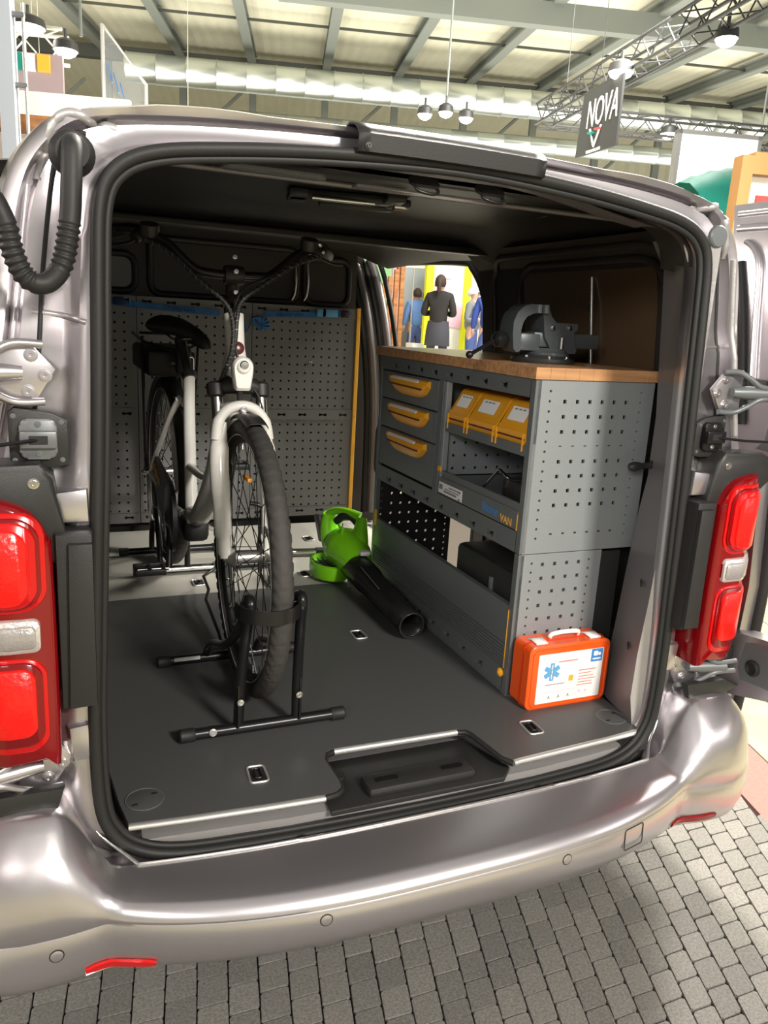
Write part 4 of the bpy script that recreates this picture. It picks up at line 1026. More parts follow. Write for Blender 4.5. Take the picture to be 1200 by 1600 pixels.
dpoly([(-.66, 1.40), (-.10, 1.40), (-.06, 1.50), (-.02, 1.74), (-.06, 1.78), (-.66, 1.78)], .948, .008, .003, 'plastic', 'door_window', door)
# left rear door, swung open just outside the frame: only its edge would show
ld = dpoly([(.10, 1.885), (-.75, 1.885), (-.75, .65), (.0, .65), (.06, .75), (.08, 1.2)], -1.02, .05, .012)
tube_b = NB(); tube(tube_b, [(-.965, -.7, 1.80), (-.965, .06, 1.815)], .010, 8); obj('door_rib', tube_b, 'paint', ld, 60)

# ================================================================ LOAD AREA CONTENTS
# rear floor board with the latch cut-out
yb = lambda x: -.03*(1-(x/.62)**2)
def board_poly():
    P = [(-.612, .0), (-.5, yb(.5)), (-.35, yb(.35)), (-.225, yb(.22))]
    P += [(-.198, -.022), (-.183, -.010), (-.180, .01), (-.183, .10), (-.172, .128), (-.150, .137), (.165, .131), (.187, .126), (.196, .108), (.213, -.008), (.228, -.030), (.245, -.027)]
    P += [(.35, yb(.35)), (.5, yb(.5)), (.612, 0), (.625, .06), (.64, .25), (.64, 1.232), (-.64, 1.232), (-.64, .25), (-.622, .06)]
    return P
bp = board_poly()
bm = NB(); prism(bm, bp, (0, 0, FZ-.018), (1, 0, 0), (0, 1, 0), (0, 0, 1), .018)
fb = tag(obj('floor_board', bm, 'floor'), 'dark grey rear floor board with a cut-out for the door latch', 'floor board')
bm = NB(); tube(bm, [(x, y-.003, FZ-.007) for x, y in bp[:4]], .008, 8, flat=.8); obj('edge_trim', bm, 'edge', fb, 60, 'bright aluminium edge trim')
bm = NB(); tube(bm, [(x, y-.003, FZ-.007) for x, y in bp[9:11]], .008, 8); obj('edge_trim', bm, 'edge', fb, 60, 'bright aluminium edge trim')
bm = NB(); tube(bm, [(x, y-.003, FZ-.007) for x, y in bp[14:19]], .008, 8); obj('edge_trim', bm, 'edge', fb, 60, 'bright aluminium edge trim')
bm = NB(); tube(bm, [(x, y-.003, FZ-.007) for x, y in bp[3:10]], .007, 8); obj('edge_trim', bm, 'rubber', fb, 60)
bm = NB(); tube(bm, [(x, y-.003, FZ-.007) for x, y in bp[10:15]], .007, 8); obj('edge_trim', bm, 'rubber', fb, 60)
def lash(x, y, rz=0, par=None):
    c = Vector((x, y, FZ)); rm = Matrix.Rotation(rz, 3, 'Z'); u, v = rm @ Vector((1, 0, 0)), rm @ Vector((0, 1, 0))
    bm = NB(); tube(bm, [c+u*p[0]+v*p[1]+Vector((0, 0, .0008)) for p in rrect(.038, .062, .008, 3)], .0028, 6, closed=True); r = obj('lashing_frame', bm, 'edge', par, 60, 'bright metal lashing eye frame')
    bm = NB(); prism(bm, rrect(.032, .056, .006, 3), c, u, v, (0, 0, 1), .0006); obj('lashing_recess', bm, 'rubber', r)
    bm = NB(); tube(bm, [c+u*p[0]+v*p[1]+Vector((0, 0, .003)) for p in rrect(.016, .036, .006, 3)], .003, 6, closed=True); obj('lashing_ring', bm, 'blackmetal', r, 60)
lash(-.340, .087, rad(-3), fb); lash(.351, .083, rad(-3), fb); lash(.141, .744, 0, fb)
for s, (x, y) in ((-1, (-.575, .068)), (1, (.583, .068))):
    bm = NB(); prism(bm, circ(.036, 32), (x, y, FZ), (1, 0, 0), (0, 1, 0), (0, 0, 1), .0012, .0005); d = obj('access_cover', bm, 'floor', fb, 40)
    bm = NB(); tube(bm, [(x+p[0], y+p[1], FZ+.001) for p in circ(.037, 32)], .0012, 6, closed=True); obj('cover_ring', bm, 'steel', d)
    bm = NB()
    for (a, b) in ((-.02, -.014), (.02, .014)): prism(bm, rrect(.012, .006, .002, 2), (x+a, y+b, FZ+.0008), (1, 0, 0), (0, 1, 0), (0, 0, 1), .0012)
    obj('finger_hole', bm, 'rubber', d)
bm = NB(); bx(bm, -.70, .66, 1.236, 2.10, FZ-.018, FZ-.002, .001)
ff = tag(obj('front_floor_board', bm, 'floor2'), 'paler front floor board beyond the seam', 'floor board')
bm = NB(); bx(bm, -.66, .66, 1.2335, 1.2365, FZ-.012, FZ-.001); obj('seam_strip', bm, 'edge', ff)
lash(-.255, 1.347, 0, ff); lash(.150, 1.354, 0, ff); lash(.309, 1.821, 0, ff)

# ---- pegboards on the bulkhead
def pegpanel(x0, x1, label):
    t = thing('pegboard_panel', label, 'pegboard', ((x0+x1)/2, 2.13, FZ+.03), 'perforated panels across the bulkhead')
    W = x1-x0; px = [x1-.0495-.0380*k for k in range(12)]; px = [x for x in px if x > x0+.02]
    bones = [x1-.047-.1*k for k in range(5)]; bones = [x for x in bones if x > x0+.02]
    def sheet(z0, z1, rows, name, dy=0):
        bm = NB(); perf(bm, (x0+.001, 2.12+dy, z0), (1, 0, 0), (0, 0, 1), W-.002, z1-z0, rows, .009); o = obj(name, bm, 'peg', t, 30); return o
    h = []
    for r in range(11):
        z = 1.513-.0375*r
        h += [(x-x0-.001, z-1.121, OCT(.0052)) for x in px]
    sheet(1.121, 1.538, h, 'upper_sheet')
    sheet(1.5385, 1.586, [(x-x0-.001, 1.566-1.5385, BONE) for x in bones], 'top_rail', -.003)
    h = []
    for r in range(11):
        z = 1.050-.0385*r
        h += [(x-x0-.001, z-.66, OCT(.0052)) for x in px]
    h = [q for q in h if q[1] > .004]
    sheet(.655, 1.073, [(a, b+.005, c) for a, b, c in h], 'lower_sheet')
    sheet(1.0735, 1.1205, [(x-x0-.001, 1.096-1.0735, BONE) for x in bones], 'middle_rail', -.003)
    sheet(.61, .6545, [(x-x0-.001, .635-.61, BONE) for x in bones], 'bottom_rail', -.003)
    bm = NB(); bx(bm, x0, x0+.004, 2.121, 2.15, .61, 1.586); bx(bm, x1-.004, x1, 2.121, 2.15, .61, 1.586); obj('side_flange', bm, 'peg', t)
    bm = NB(); bx(bm, x0+.004, x1-.004, 2.160, 2.164, .61, 1.586); obj('backing', bm, 'plastic', t)
    return t
r_ = pegpanel(.112, .600, 'right perforated grey panel with ochre edge strip on the bulkhead')
pegpanel(-.378, .110, 'middle perforated grey panel behind the bicycle')
pegpanel(-.80, -.380, 'left perforated grey panel behind the bicycle seat rack')
bm = NB(); bx(bm, .600, .618, 2.108, 2.126, .605, 1.592, .002); obj('edge_strip', bm, 'yelstrip', r_, None, 'ochre yellow edge strip')
for z in (.64, 1.09, 1.55): bolt(r_, (.609, 2.108, z), (0, -1, 0), .003, .002, 'yellow', 'screw')
for (x, z) in ((-.385, 1.31), (.385, 1.34)):
    bm = NB(); lathe(bm, [(.007, 0), (.007, .003), (.003, .004)], (x, 2.119, z), (0, -1, 0), 12); obj('screw_cap', bm, 'chrome', r_ if x > 0 else r_, 40)
# straps
def strap(x0, x1, z0, z1, name, label, txt_x, buckle):
    t = thing(name, label, 'strap', ((x0+x1)/2, 2.1, min(z0, z1)), None)
    n = 16; rr = []
    for k in range(n+1):
        s = k/n; x = x0+(x1-x0)*s; z = z0+(z1-z0)*s-.004*math.sin(s*math.pi); y = 2.106-.004*math.sin(s*9)
        rr.append([Vector((x, y, z-.0125)), Vector((x, y, z+.0125)), Vector((x, y+.002, z+.0125)), Vector((x, y+.002, z-.0125))])
    bm = NB(); loft(bm, rr, True, True); obj('webbing', bm, 'blue', t, 60)
    text('lettering', 'STORE VAN', .020, 'navy', t, (txt_x, 2.0985, z0+(z1-z0)*((txt_x-x0)/(x1-x0))-.005), (1, 0, (z1-z0)/(x1-x0)), (0, 0, 1), .0005, sx=1.2)
    for (bx0, bx1, m) in buckle:
        bm = NB(); bx(bm, bx0, bx1, 2.090, 2.104, (z0+z1)/2+.001-.017+(.006 if bx0 > 0 else .010), (z0+z1)/2+.020+(.004 if bx0 > 0 else .006), .003); obj('buckle', bm, m, t, 40)
    return t
s1 = strap(-.60, -.035, 1.566, 1.536, 'ratchet_strap', 'blue lashing strap across the panels left of the bicycle stem', -.27, [(-.41, -.405, 'bluelight'), (-.47, -.43, 'navy')])
s2 = strap(.16, .565, 1.543, 1.566, 'ratchet_strap', 'blue lashing strap with buckle on the right perforated panel', .215, [(.40, .50, 'bluelight'), (.425, .445, 'navy'), (.52, .555, 'plastic')])
bm = NB(); bx(bm, .53, .548, 2.086, 2.092, 1.552, 1.570, .002); obj('buckle_button', bm, 'badge', s2)
# knotted blue cord hanging by the seam
bm = NB()
for k in range(6):
    a = rad(-20+k*26); c = Vector((.135, 2.085, 1.505))
    tube(bm, smooth_path([c, c+Vector((.028*math.cos(a), -.01, .030*math.sin(a)-.01)), c+Vector((.045*math.cos(a+.4), -.004, .04*math.sin(a+.4)-.018)), c+Vector((.01, .0, -.03))], 4), .006, 6)
tag(obj('strap_bundle', bm, 'blue', None, 60), 'tangled loose blue strap end at the seam between two panels', 'strap')
bm = NB(); tube(bm, smooth_path([(.05, 2.10, 1.55), (.07, 2.09, 1.51), (.075, 2.09, 1.46), (.10, 2.09, 1.50), (.12, 2.09, 1.52)], 5), .003, 6); tag(obj('cord', bm, 'blue', None, 60), 'thin blue cord hanging beside the bicycle stem', 'cord')

# ---- workbench along the right wall
X0, X1, Y0, Y1 = .373, .739, .2465, 1.240
wbn = thing('workbench_unit', 'grey steel workbench cabinet with drawers and shelves along the right wall', 'cabinet', (.55, .74, FZ))
# near side sheets
def side_holes(zt, zb, cols, rows_, xl, xr, edge_z, n_edge):
    return None
bm = NB()
def cols_sheet(bm, z0, z1, x0, x1, sq, edge_l, edge_r, y, flip=False):
    """three strips: left edge column, middle square grid, right edge column"""
    def strip(a, b, holes):
        if b-a > 1e-4: perf(bm, (a, y, z0), (1, 0, 0), (0, 0, 1), b-a, z1-z0, [(hx-a, hz-z0, p) for hx, hz, p in holes], .006)
    xs = sorted(set(h[0] for h in sq)); m0, m1 = xs[0]-.017, xs[-1]+.017
    strip(x0, m0, edge_l); strip(m0, m1, sq); strip(m1, x1, edge_r)
h = [(X0+.0893+.038*i, 1.4235-.0525-.038*j, SQ(.0048)) for i in range(6) for j in (0, 1, 2, 4, 5, 6, 7)]
el = [(X0+.0445, 1.3965-.0252*k, OCT(.0036)) for k in range(16)]; er = [(X1-.0415, 1.3965-.0252*k, OCT(.0030)) for k in range(16)]
ZS = .9775
cols_sheet(bm, ZS+.0008, 1.4235, X0+.008, X1, h, el, er, Y0)
sp_ = obj('side_sheet', bm, 'steel_light', wbn, 30, 'light grey upper side sheet with square holes')
bm = NB()
for i in range(6):
    for z in (1.4235-.0525-.038*3+.002, 1.4235-.0525-.038*9):
        add_box(bm, (X0+.0893+.038*i, Y0+.0002, z), (.0085, .001, .0025 if z > 1.2 else .0045), .0003)
obj('hidden_hole', bm, 'plastic', sp_)
bm = NB()
h = [(.448+.038*i, .947-.038*j, SQ(.0048)) for i in range(4) for j in range(8)]
el = [(.4145, .9515-.0247*k, OCT(.0036)) for k in range(14)]; er = [(.595, .9515-.0247*k, OCT(.0036)) for k in range(14)]
cols_sheet(bm, FZ, ZS-.0008, X0+.008, .634, h, el, er, Y0)
obj('side_sheet', bm, 'steel_light', wbn, 30, 'light grey lower side sheet with square holes')
# far sheet (you see through its holes)
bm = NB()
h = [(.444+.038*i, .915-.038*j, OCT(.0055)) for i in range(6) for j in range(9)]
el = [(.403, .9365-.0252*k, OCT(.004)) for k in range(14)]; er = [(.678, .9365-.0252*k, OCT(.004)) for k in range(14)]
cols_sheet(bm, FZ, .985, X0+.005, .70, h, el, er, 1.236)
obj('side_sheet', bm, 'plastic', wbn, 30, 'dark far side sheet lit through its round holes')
bm = NB(); bx(bm, X0+.005, X1, 1.232, 1.236, .985, 1.4235); obj('side_sheet', bm, 'steel', wbn)
# returned front edges of the sheets and posts
def fbox(name, y0, y1, z0, z1, x=X0, t=.018, m='steel', bev=.0015, par=None, label=None):
    bm = NB(); bx(bm, x, x+t, y0, y1, z0, z1, bev); return obj(name, bm, m, par or wbn, None, label)
fbox('front_post', Y0, .268, FZ, ZS-.001); fbox('front_post', Y0, .268, ZS+.001, 1.4235)
fbox('front_post', 1.222, Y1, FZ, 1.4235)
fbox('front_post', .712, .728, 1.04, 1.376, m='steel_light'); fbox('front_post', .735, .768, 1.03, 1.378)
# front rails with real key-hole slots
def rail(z0, z1, zs, ys, name='front_rail'):
    bm = NB(); perf(bm, (X0-.0005, 1.222, z0), (0, -1, 0), (0, 0, 1), 1.222-.268, z1-z0, [(1.222-y, zs-z0, [(a*.95, b*1.25) for a, b in BONE]) for y in ys], .012)
    o = obj(name, bm, 'steel', wbn, 30)
    bm = NB(); bx(bm, X0+.016, X0+.019, .268, 1.222, z0, z1); obj('rail_back', bm, 'rubber', wbn)
    return o
rail(1.378, 1.4235, 1.397, [1.112-.1025*k for k in range(8)])
rail(.979, 1.034, .9965, [1.11-.1018*k for k in range(8)])
rail(.592, .655, .6165, [1.11-.1025*k for k in range(8)], 'bottom_rail')
fbox('kick_strip', .268, 1.222, FZ, .592, X0+.004)
# drawers
for k, (z0, z1) in enumerate(((1.279, 1.374), (1.178, 1.276), (1.040, 1.175))):
    bm = NB(); bx(bm, X0+.002, X0+.33, .775, 1.218, z0+.001, z1-.001, .002)
    d = obj('drawer', bm, 'steel', wbn, 40)
    hz = (1.340, 1.243, 1.144)[k]; hy0, hy1 = .826, 1.128
    # scooped handle: outer bowl, lip and pale label
    bm = NB(); rr = []
    n = 14
    for j in range(n+1):
        s = j/n; y = hy0+(hy1-hy0)*s; e = (1-abs(2*s-1)**4)
        top = hz+.026; bot = hz+.004-.038*e**.8
        dpt = .022*(e*.35+.65)
        rr.append([Vector((X0+.001, y, top)), Vector((X0-dpt*.75, y, top-.003)), Vector((X0-dpt, y, top-.013)), Vector((X0-dpt*.85, y, (top+bot)/2-.006)), Vector((X0-dpt*.35, y, bot+.004)), Vector((X0+.001, y, bot))])
    loft(bm, rr, False)
    loft(bm, [rr[0], rr[0][:1]*6], False) if False else None
    for q in (rr[0], rr[-1]): bm.faces.new([bm.verts.new(p) for p in q])
    hh = obj('drawer_handle', bm, 'yellow', d, 40, 'ochre scoop drawer handle')
    bm = NB(); bx(bm, X0-.0225, X0-.016, hy0+.03, hy1-.03, hz-.004, hz+.001, .001); obj('handle_slot', bm, 'badge', hh)
    bm = NB(); add_box(bm, (X0-.016, (hy0+hy1)/2+.012, hz+.0205), (.011, .215, .005), .001, Euler((0, rad(-30), 0)).to_matrix()); obj('label_strip', bm, 'label', hh)
# shelf for bins and inner compartments
bm = NB(); bx(bm, X0+.002, X0+.006, .270, .712, 1.229, 1.257, .001); bx(bm, X0+.006, .72, .270, .712, 1.229, 1.233); obj('bin_shelf', bm, 'steel', wbn)
bm = NB(); bx(bm, X0+.004, .72, .270, .712, 1.086, 1.090); bx(bm, X0+.002, X0+.010, .270, .728, 1.088, 1.108, .001); obj('lower_shelf', bm, 'steel', wbn)
bm = NB(); perf(bm, (.390, .7295, 1.09), (1, 0, 0), (0, 0, 1), .30, .14, [(.03+.04*i, .02+.04*j, OCT(.005)) for i in range(7) for j in range(3)], .004); obj('inner_divider', bm, 'steel_light', wbn, 30)
bm = NB(); bx(bm, .735, .739, Y0+.004, 1.232, .9775, 1.42); obj('back_sheet', bm, 'steel', wbn)
fbox('front_panel', .270, .728, 1.036, 1.088, X0-.0005, .01)
bm = NB(); bx(bm, X0+.01, .72, .25, 1.23, .985, .990); obj('deck', bm, 'steel', wbn)
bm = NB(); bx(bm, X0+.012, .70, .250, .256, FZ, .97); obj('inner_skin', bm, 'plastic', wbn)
# plate with small print and lettering
bm = NB(); bx(bm, X0-.003, X0-.0005, .568, .716, 1.040, 1.074, .001); pl = obj('rating_plate', bm, 'label', wbn)
U, V = (0, -1, 0), (0, 0, 1)
for (y, z, w_, h_) in ((.700, 1.060, .022, .016), (.62, 1.066, .06, .004), (.63, 1.058, .09, .003), (.64, 1.050, .08, .006), (.582, 1.066, .014, .006), (.582, 1.044, .014, .005)):
    bm = NB(); bx(bm, X0-.0036, X0-.003, y-w_/2, y+w_/2, z-h_/2, z+h_/2); obj('small_print', bm, 'ink', pl)
text('lettering', 'Store', .038, 'logo_blue', wbn, (X0-.0012, .452, 1.060), U, V, .0006, shear=.15, label='blue lettering')
text('lettering', 'VAN', .030, 'yelstrip', wbn, (X0-.0012, .352, 1.050), U, V, .0006, sx=.95, label='ochre lettering')
bm = NB(); bx(bm, X0-.002, X0, .268, .2705, 1.036, 1.08); obj('end_mark', bm, 'yelstrip', wbn)
bm = NB(); bx(bm, X0-.003, X0+.004, .712, .735, 1.103, 1.120, .003); obj('corner_clip', bm, 'yellow', wbn)
# ribbed ramp tray at the bottom
bm = NB(); prof = [(X0+.004, .655), (X0+.001, .655)]
z = .662
for k in range(7):
    prof += [(X0+.001, z), (X0+.006, z+.001), (X0+.006, z+.005), (X0+.001, z+.006)]; z += .0095
prof += [(X0+.001, .745), (X0+.004, .815), (X0+.007, .827), (X0+.02, .829), (X0+.02, .82)]
loft(bm, [[Vector((x, y, zz)) for x, zz in prof] for y in (.270, 1.222)], False)
obj('ribbed_flap', bm, 'steel', wbn, 30, 'grooved fold-down grey flap')
bm = NB(); bx(bm, X0-.003, X0, .264, .2665, .655, .822, .001); lathe(bm, [(.011, 0), (.013, .005), (.008, .010), (.003, .012)], (X0-.002, .272, .641), (-1, 0, 0), 14); obj('flap_catch', bm, 'yellow', wbn, 40, 'ochre strap catch')
bm = NB(); bx(bm, X0+.0, X0+.006, 1.212, 1.225, .80, .86, .002); obj('flap_catch', bm, 'yellow', wbn, None, 'ochre strap catch')
# worktop of laminated strips
wt = thing('worktop', 'laminated beech worktop on the grey cabinet', 'worktop', (.56, .76, 1.4235))
nst = 9; wx0, wx1 = .366, .747
for k in range(nst):
    a, b = wx0+(wx1-wx0)*k/nst, wx0+(wx1-wx0)*(k+1)/nst
    bm = NB(); bx(bm, a+.0002, b-.0002, .240, 1.276, 1.4242, 1.4532, .0008 if 0 < k < nst-1 else .001); obj('strip', bm, 'wood', wt)
# things inside the compartments
t = thing('hand_tool_case', 'black tool with a bare metal bracket in the open bench compartment', 'tool', (.50, .36, 1.09))
bm = NB(); add_box(bm, (.52, .36, 1.118), (.22, .13, .055), .012); obj('body', bm, 'plastic', t, 40)
bm = NB(); tube(bm, [(.41, .39, 1.15), (.405, .43, 1.165), (.40, .50, 1.10)], .006, 6, flat=.5); obj('bracket', bm, 'chrome', t, 40)
bm = NB(); tube(bm, [(.41, .40, 1.10), (.41, .39, 1.146), (.43, .29, 1.158)], .004, 6); obj('handle_bar', bm, 'chrome', t, 40)
t = thing('black_case', 'black case standing in the bottom of the bench behind the flap', 'case', (.52, .46, FZ))
bm = NB(); add_box(bm, (.54, .47, .74), (.26, .36, .32), .02); obj('shell', bm, 'plastic', t, 40)
bm = NB(); add_box(bm, (.405, .42, .80), (.01, .014, .12), .003); obj('latch', bm, 'steel', t, 40)

# ---- storage bins
def bin_(y0, y1, label):
    t = thing('storage_bin', label, 'bin', (.44, (y0+y1)/2, 1.233), 'ochre bins on the bench shelf')
    x0 = .380; g = .002; y0 += g; y1 -= g
    P = lambda y: [(x0+.012, y, 1.2335), (x0-.002, y, 1.272), (x0-.006, y, 1.285), (x0+.004, y, 1.292), (x0+.040, y, 1.356), (x0+.055, y, 1.362), (x0+.21, y, 1.362), (x0+.21, y, 1.2335)]
    bm = NB(); loft(bm, [[Vector(p) for p in P(y0)], [Vector(p) for p in P(y1)]], True, True)
    bmesh.ops.bevel(bm, geom=list(bm.edges), offset=.0022, segments=2, affect='EDGES')
    obj('tub', bm, 'yellow', t, 40)
    n = Vector((-.064, 0, .036)).normalized(); v = Vector((.036, 0, .064)).normalized()
    c = Vector((x0+.0215, (y0+y1)/2+.004, 1.325))+n*.001
    wv = (y1-y0)*.56
    bm = NB(); prism(bm, rrect(wv, .040, .002, 2), c, (0, -1, 0), v, n, .0012); lb = obj('label_card', bm, 'label', t)
    bm = NB()
    for q in range(3): prism(bm, [(-wv*.36+q*.02, .011), (-wv*.36+.014+q*.02, .011), (-wv*.36+.014+q*.02, .015), (-wv*.36+q*.02, .015)], c, (0, -1, 0), v, n, .0016)
    obj('label_print', bm, 'ink', lb)
    bm = NB(); bx(bm, x0-.004, x0+.006, y0+.004, y1-.004, 1.268, 1.272); obj('lower_ledge', bm, 'badge', t)
    for yy in (y0+.006, y1-.006):
        bm = NB(); bx(bm, x0-.008, x0+.0, yy-.002, yy+.002, 1.24, 1.285, .001); obj('side_rib', bm, 'yellow', t)
bin_(.585, .704, 'narrower ochre storage bin, farthest along the bench shelf')
bin_(.424, .583, 'ochre storage bin in the middle of the three')
bin_(.276, .422, 'ochre storage bin nearest the van rear')

# ---- bench vise
v_ = thing('bench_vise', 'dark grey bench vise bolted to the worktop', 'vise', (.57, .50, 1.4532))
vx, vy, vz = .540, .48, 1.4535
bm = NB(); lathe(bm, [(.086, 0), (.088, .006), (.084, .013), (.07, .018), (.06, .022)], (vx, vy, vz), (0, 0, 1), 32); obj('swivel_base', bm, 'plastic', v_, 40)
for a in (200, 250, 300, 350): bolt(v_, (vx+.072*math.cos(rad(a)), vy+.072*math.sin(rad(a)), vz+.010), (0, 0, 1), .006, .010)
bm = NB(); lathe(bm, [(.062, .018), (.064, .028), (.055, .032), (.05, .04)], (vx+.01, vy, vz), (0, 0, 1), 28); obj('turntable', bm, 'vise', v_, 40)
bm = NB(); prof = [(.005, .028), (.082, .028), (.085, .04), (.078, .052), (.072, .085), (.082, .093), (.082, .108), (.012, .108), (-.006, .124), (-.016, .148), (-.020, .152), (-.032, .152), (-.032, .125), (-.026, .09), (-.022, .07), (-.008, .05)]
prism(bm, prof, (vx, vy-.034, vz), (1, 0, 0), (0, 0, 1), (0, 1, 0), .068, .006); obj('fixed_body', bm, 'vise', v_, 40)
bm = NB(); bx(bm, vx-.05, vx+.165, vy-.026, vy+.026, vz+.042, vz+.082, .005); obj('slide_bar', bm, 'vise', v_, 40)
bm = NB(); prof = [(-.096, .030), (-.098, .060), (-.099, .085), (-.094, .106), (-.084, .120), (-.066, .128), (-.056, .130), (-.056, .152), (-.072, .153), (-.094, .147), (-.114, .130), (-.124, .105), (-.124, .075), (-.118, .035), (-.108, .026)]
prism(bm, prof, (vx, vy-.036, vz), (1, 0, 0), (0, 0, 1), (0, 1, 0), .072, .01); obj('moving_jaw', bm, 'vise', v_, 40)
bm = NB(); bx(bm, vx-.095, vx-.03, vy-.03, vy+.03, vz+.03, vz+.078, .008); obj('jaw_foot', bm, 'vise', v_, 40)
for xx in (-.052, -.030):
    bm = NB(); bx(bm, vx+xx-.006, vx+xx+.006, vy-.046, vy+.046, vz+.130, vz+.153, .002); obj('jaw_plate', bm, 'steel', v_, 40)
bm = NB(); cyl(bm, (vx+.03, vy-.04, vz+.034), (vx+.03, vy-.04, vz+.07), .0055); obj('lock_pin', bm, 'chrome', v_, 40)
for (a, b) in ((.0, .094), (.055, .096)):
    bm = NB(); lathe(bm, [(.008, 0), (.007, .004), (.003, .005)], (vx+a, vy-.034, vz+b), (0, -1, 0), 12); obj('set_screw', bm, 'chrome', v_, 40)
bm = NB(); lathe(bm, [(.016, 0), (.021, .008), (.021, .030), (.015, .036), (.006, .040)], (vx-.122, vy, vz+.057), (-1, 0, 0), 20); obj('screw_head', bm, 'blackmetal', v_, 40)
bm = NB(); a_, b_ = Vector((vx-.142, vy+.03, vz+.068)), Vector((vx-.16, vy-.155, vz+.012)); 
a_ = Vector((vx-.138, vy+.01, vz+.060)); b_ = Vector((vx-.262, vy-.06, vz+.016))
cyl(bm, a_, b_, .0052); bmesh.ops.create_uvsphere(bm, u_segments=12, v_segments=8, radius=.010, matrix=Matrix.Translation(b_)); bmesh.ops.create_uvsphere(bm, u_segments=12, v_segments=8, radius=.0095, matrix=Matrix.Translation(a_))
obj('tommy_bar', bm, 'blackmetal', v_, 60)

# ---- first aid case
fa = thing('first_aid_case', 'orange first aid case with white label standing at the end of the bench', 'first aid kit', (.505, .20, FZ))
bm = NB(); rr = []
fx, fz, W, Hh = .506, .668, .252, .178
for (y, k) in ((.158, -.006), (.162, 0), (.188, 0), (.190, -.003), (.193, -.003), (.195, 0), (.236, 0), (.240, -.006)):
    rr.append([Vector((fx+p[0], y, fz+p[1])) for p in rrect(W+2*k, Hh+2*k, .020+k*.5, 5)])
loft(bm, rr, True, True); obj('shell', bm, 'orange', fa, 40)
bm = NB(); tube(bm, [(fx+p[0], .1915, fz+p[1]) for p in rrect(W+.001, Hh+.001, .020, 5)], .0022, 6, closed=True); obj('parting_line', bm, 'darkorange', fa, 60)
bm = NB(); tube(bm, [(fx+p[0], .1575, fz+p[1]) for p in rrect(W-.02, Hh-.02, .016, 5)], .002, 6, closed=True); obj('front_bead', bm, 'orange', fa, 60)
bm = NB(); prism(bm, rrect(.202, .138, .003, 3), (fx+.002, .158, fz-.003), (1, 0, 0), (0, 0, 1), (0, -1, 0), .0008); lb = obj('label', bm, 'label', fa, None, 'white first aid label')
U, V, N_ = Vector((1, 0, 0)), Vector((0, 0, 1)), Vector((0, -1, 0)); lc_ = Vector((fx+.002, .1572, fz-.003))
def lbl(name, poly, m, c=(0, 0), rot=0, t=.0005):
    cr, sr = math.cos(rot), math.sin(rot); bm = NB()
    prism(bm, [(c[0]+x*cr-y*sr, c[1]+x*sr+y*cr) for x, y in poly], lc_, U, V, N_, t); return obj(name, bm, m, lb)
for k in range(3): lbl('star_bar', rrect(.013, .050, .001, 1), 'bluelight', (-.058, .018), rad(60*k), .0004+.0001*k)
lbl('staff', rrect(.0035, .040, .001, 1), 'label', (-.058, .018), 0, .0009)
bm = NB(); tube(bm, [lc_+U*(-.058+.004*math.sin(k*.9))+V*(.002+.0032*k)+N_*.0012 for k in range(11)], .0008, 5); obj('snake', bm, 'ink', lb)
lbl('blue_square', rrect(.036, .036, .002, 2), 'logo_blue', (.080, .050))
lbl('pictogram', rrect(.014, .013, .003, 3), 'label', (.076, .055), 0, .0008); lbl('pictogram', rrect(.008, .008, .002, 3), 'label', (.088, .053), 0, .0008); lbl('pictogram', rrect(.026, .004, .001, 1), 'label', (.080, .040), 0, .0008)
lbl('orange_square', rrect(.014, .016, .002, 2), 'yelstrip', (.004, -.006))
for (x, y, w_, h_, m) in ((-.01, .044, .06, .0035, 'redink'), (.055, .012, .055, .003, 'redink'), (.048, .003, .04, .0025, 'redink'), (.052, -.006, .048, .0025, 'redink'), (.055, -.014, .055, .0025, 'redink'), (.05, -.022, .045, .0025, 'redink'), (.05, -.030, .05, .0025, 'redink'), (-.045, -.018, .06, .002, 'ink'), (-.03, -.038, .11, .0012, 'bpink'), (.004, .022, .020, .032, 'pwhite')):
    lbl('print_line', rrect(w_, h_, h_*.3, 1), m, (x, y), 0, .0004)
for x in (-.060, -.030, .0): lbl('instruction_icon', [(-.004, -.005), (0, .006), (.004, -.005), (0, -.001)], 'ink', (x, -.054))
lbl('instruction_icon', circ(.004, 8), 'bpink', (.035, -.048)); lbl('instruction_icon', circ(.004, 8), 'bpink', (.055, -.048))
for x in (-.085, .082):
    bm = NB(); rr = []
    for (y, z) in ((.170, .0895), (.172, .093), (.198, .095), (.214, .0915), (.214, .0885)): rr.append([Vector((fx+x-.017, y, fz+z)), Vector((fx+x+.017, y, fz+z))])
    loft(bm, rr, False); o = obj('clasp', bm, 'whitep', fa, 40, 'white clasp'); q = o.modifiers.new('t', 'SOLIDIFY'); q.thickness = .003
bm = NB(); tube(bm, smooth_path([(fx-.042, .200, fz+.088), (fx-.046, .196, fz+.098), (fx-.036, .192, fz+.106), (fx, .190, fz+.109), (fx+.036, .192, fz+.106), (fx+.046, .196, fz+.098), (fx+.042, .200, fz+.088)], 5), .0055, 8, flat=.6); obj('handle', bm, 'whitep', fa, 60, 'white carrying handle')
for x in (-.044, .044):
    bm = NB(); lathe(bm, [(.006, 0), (.006, .01)], (fx+x-.005*(1 if x > 0 else -1), .2, fz+.090), (1 if x > 0 else -1, 0, 0), 10); obj('hinge_pin', bm, 'orange', fa, 40)

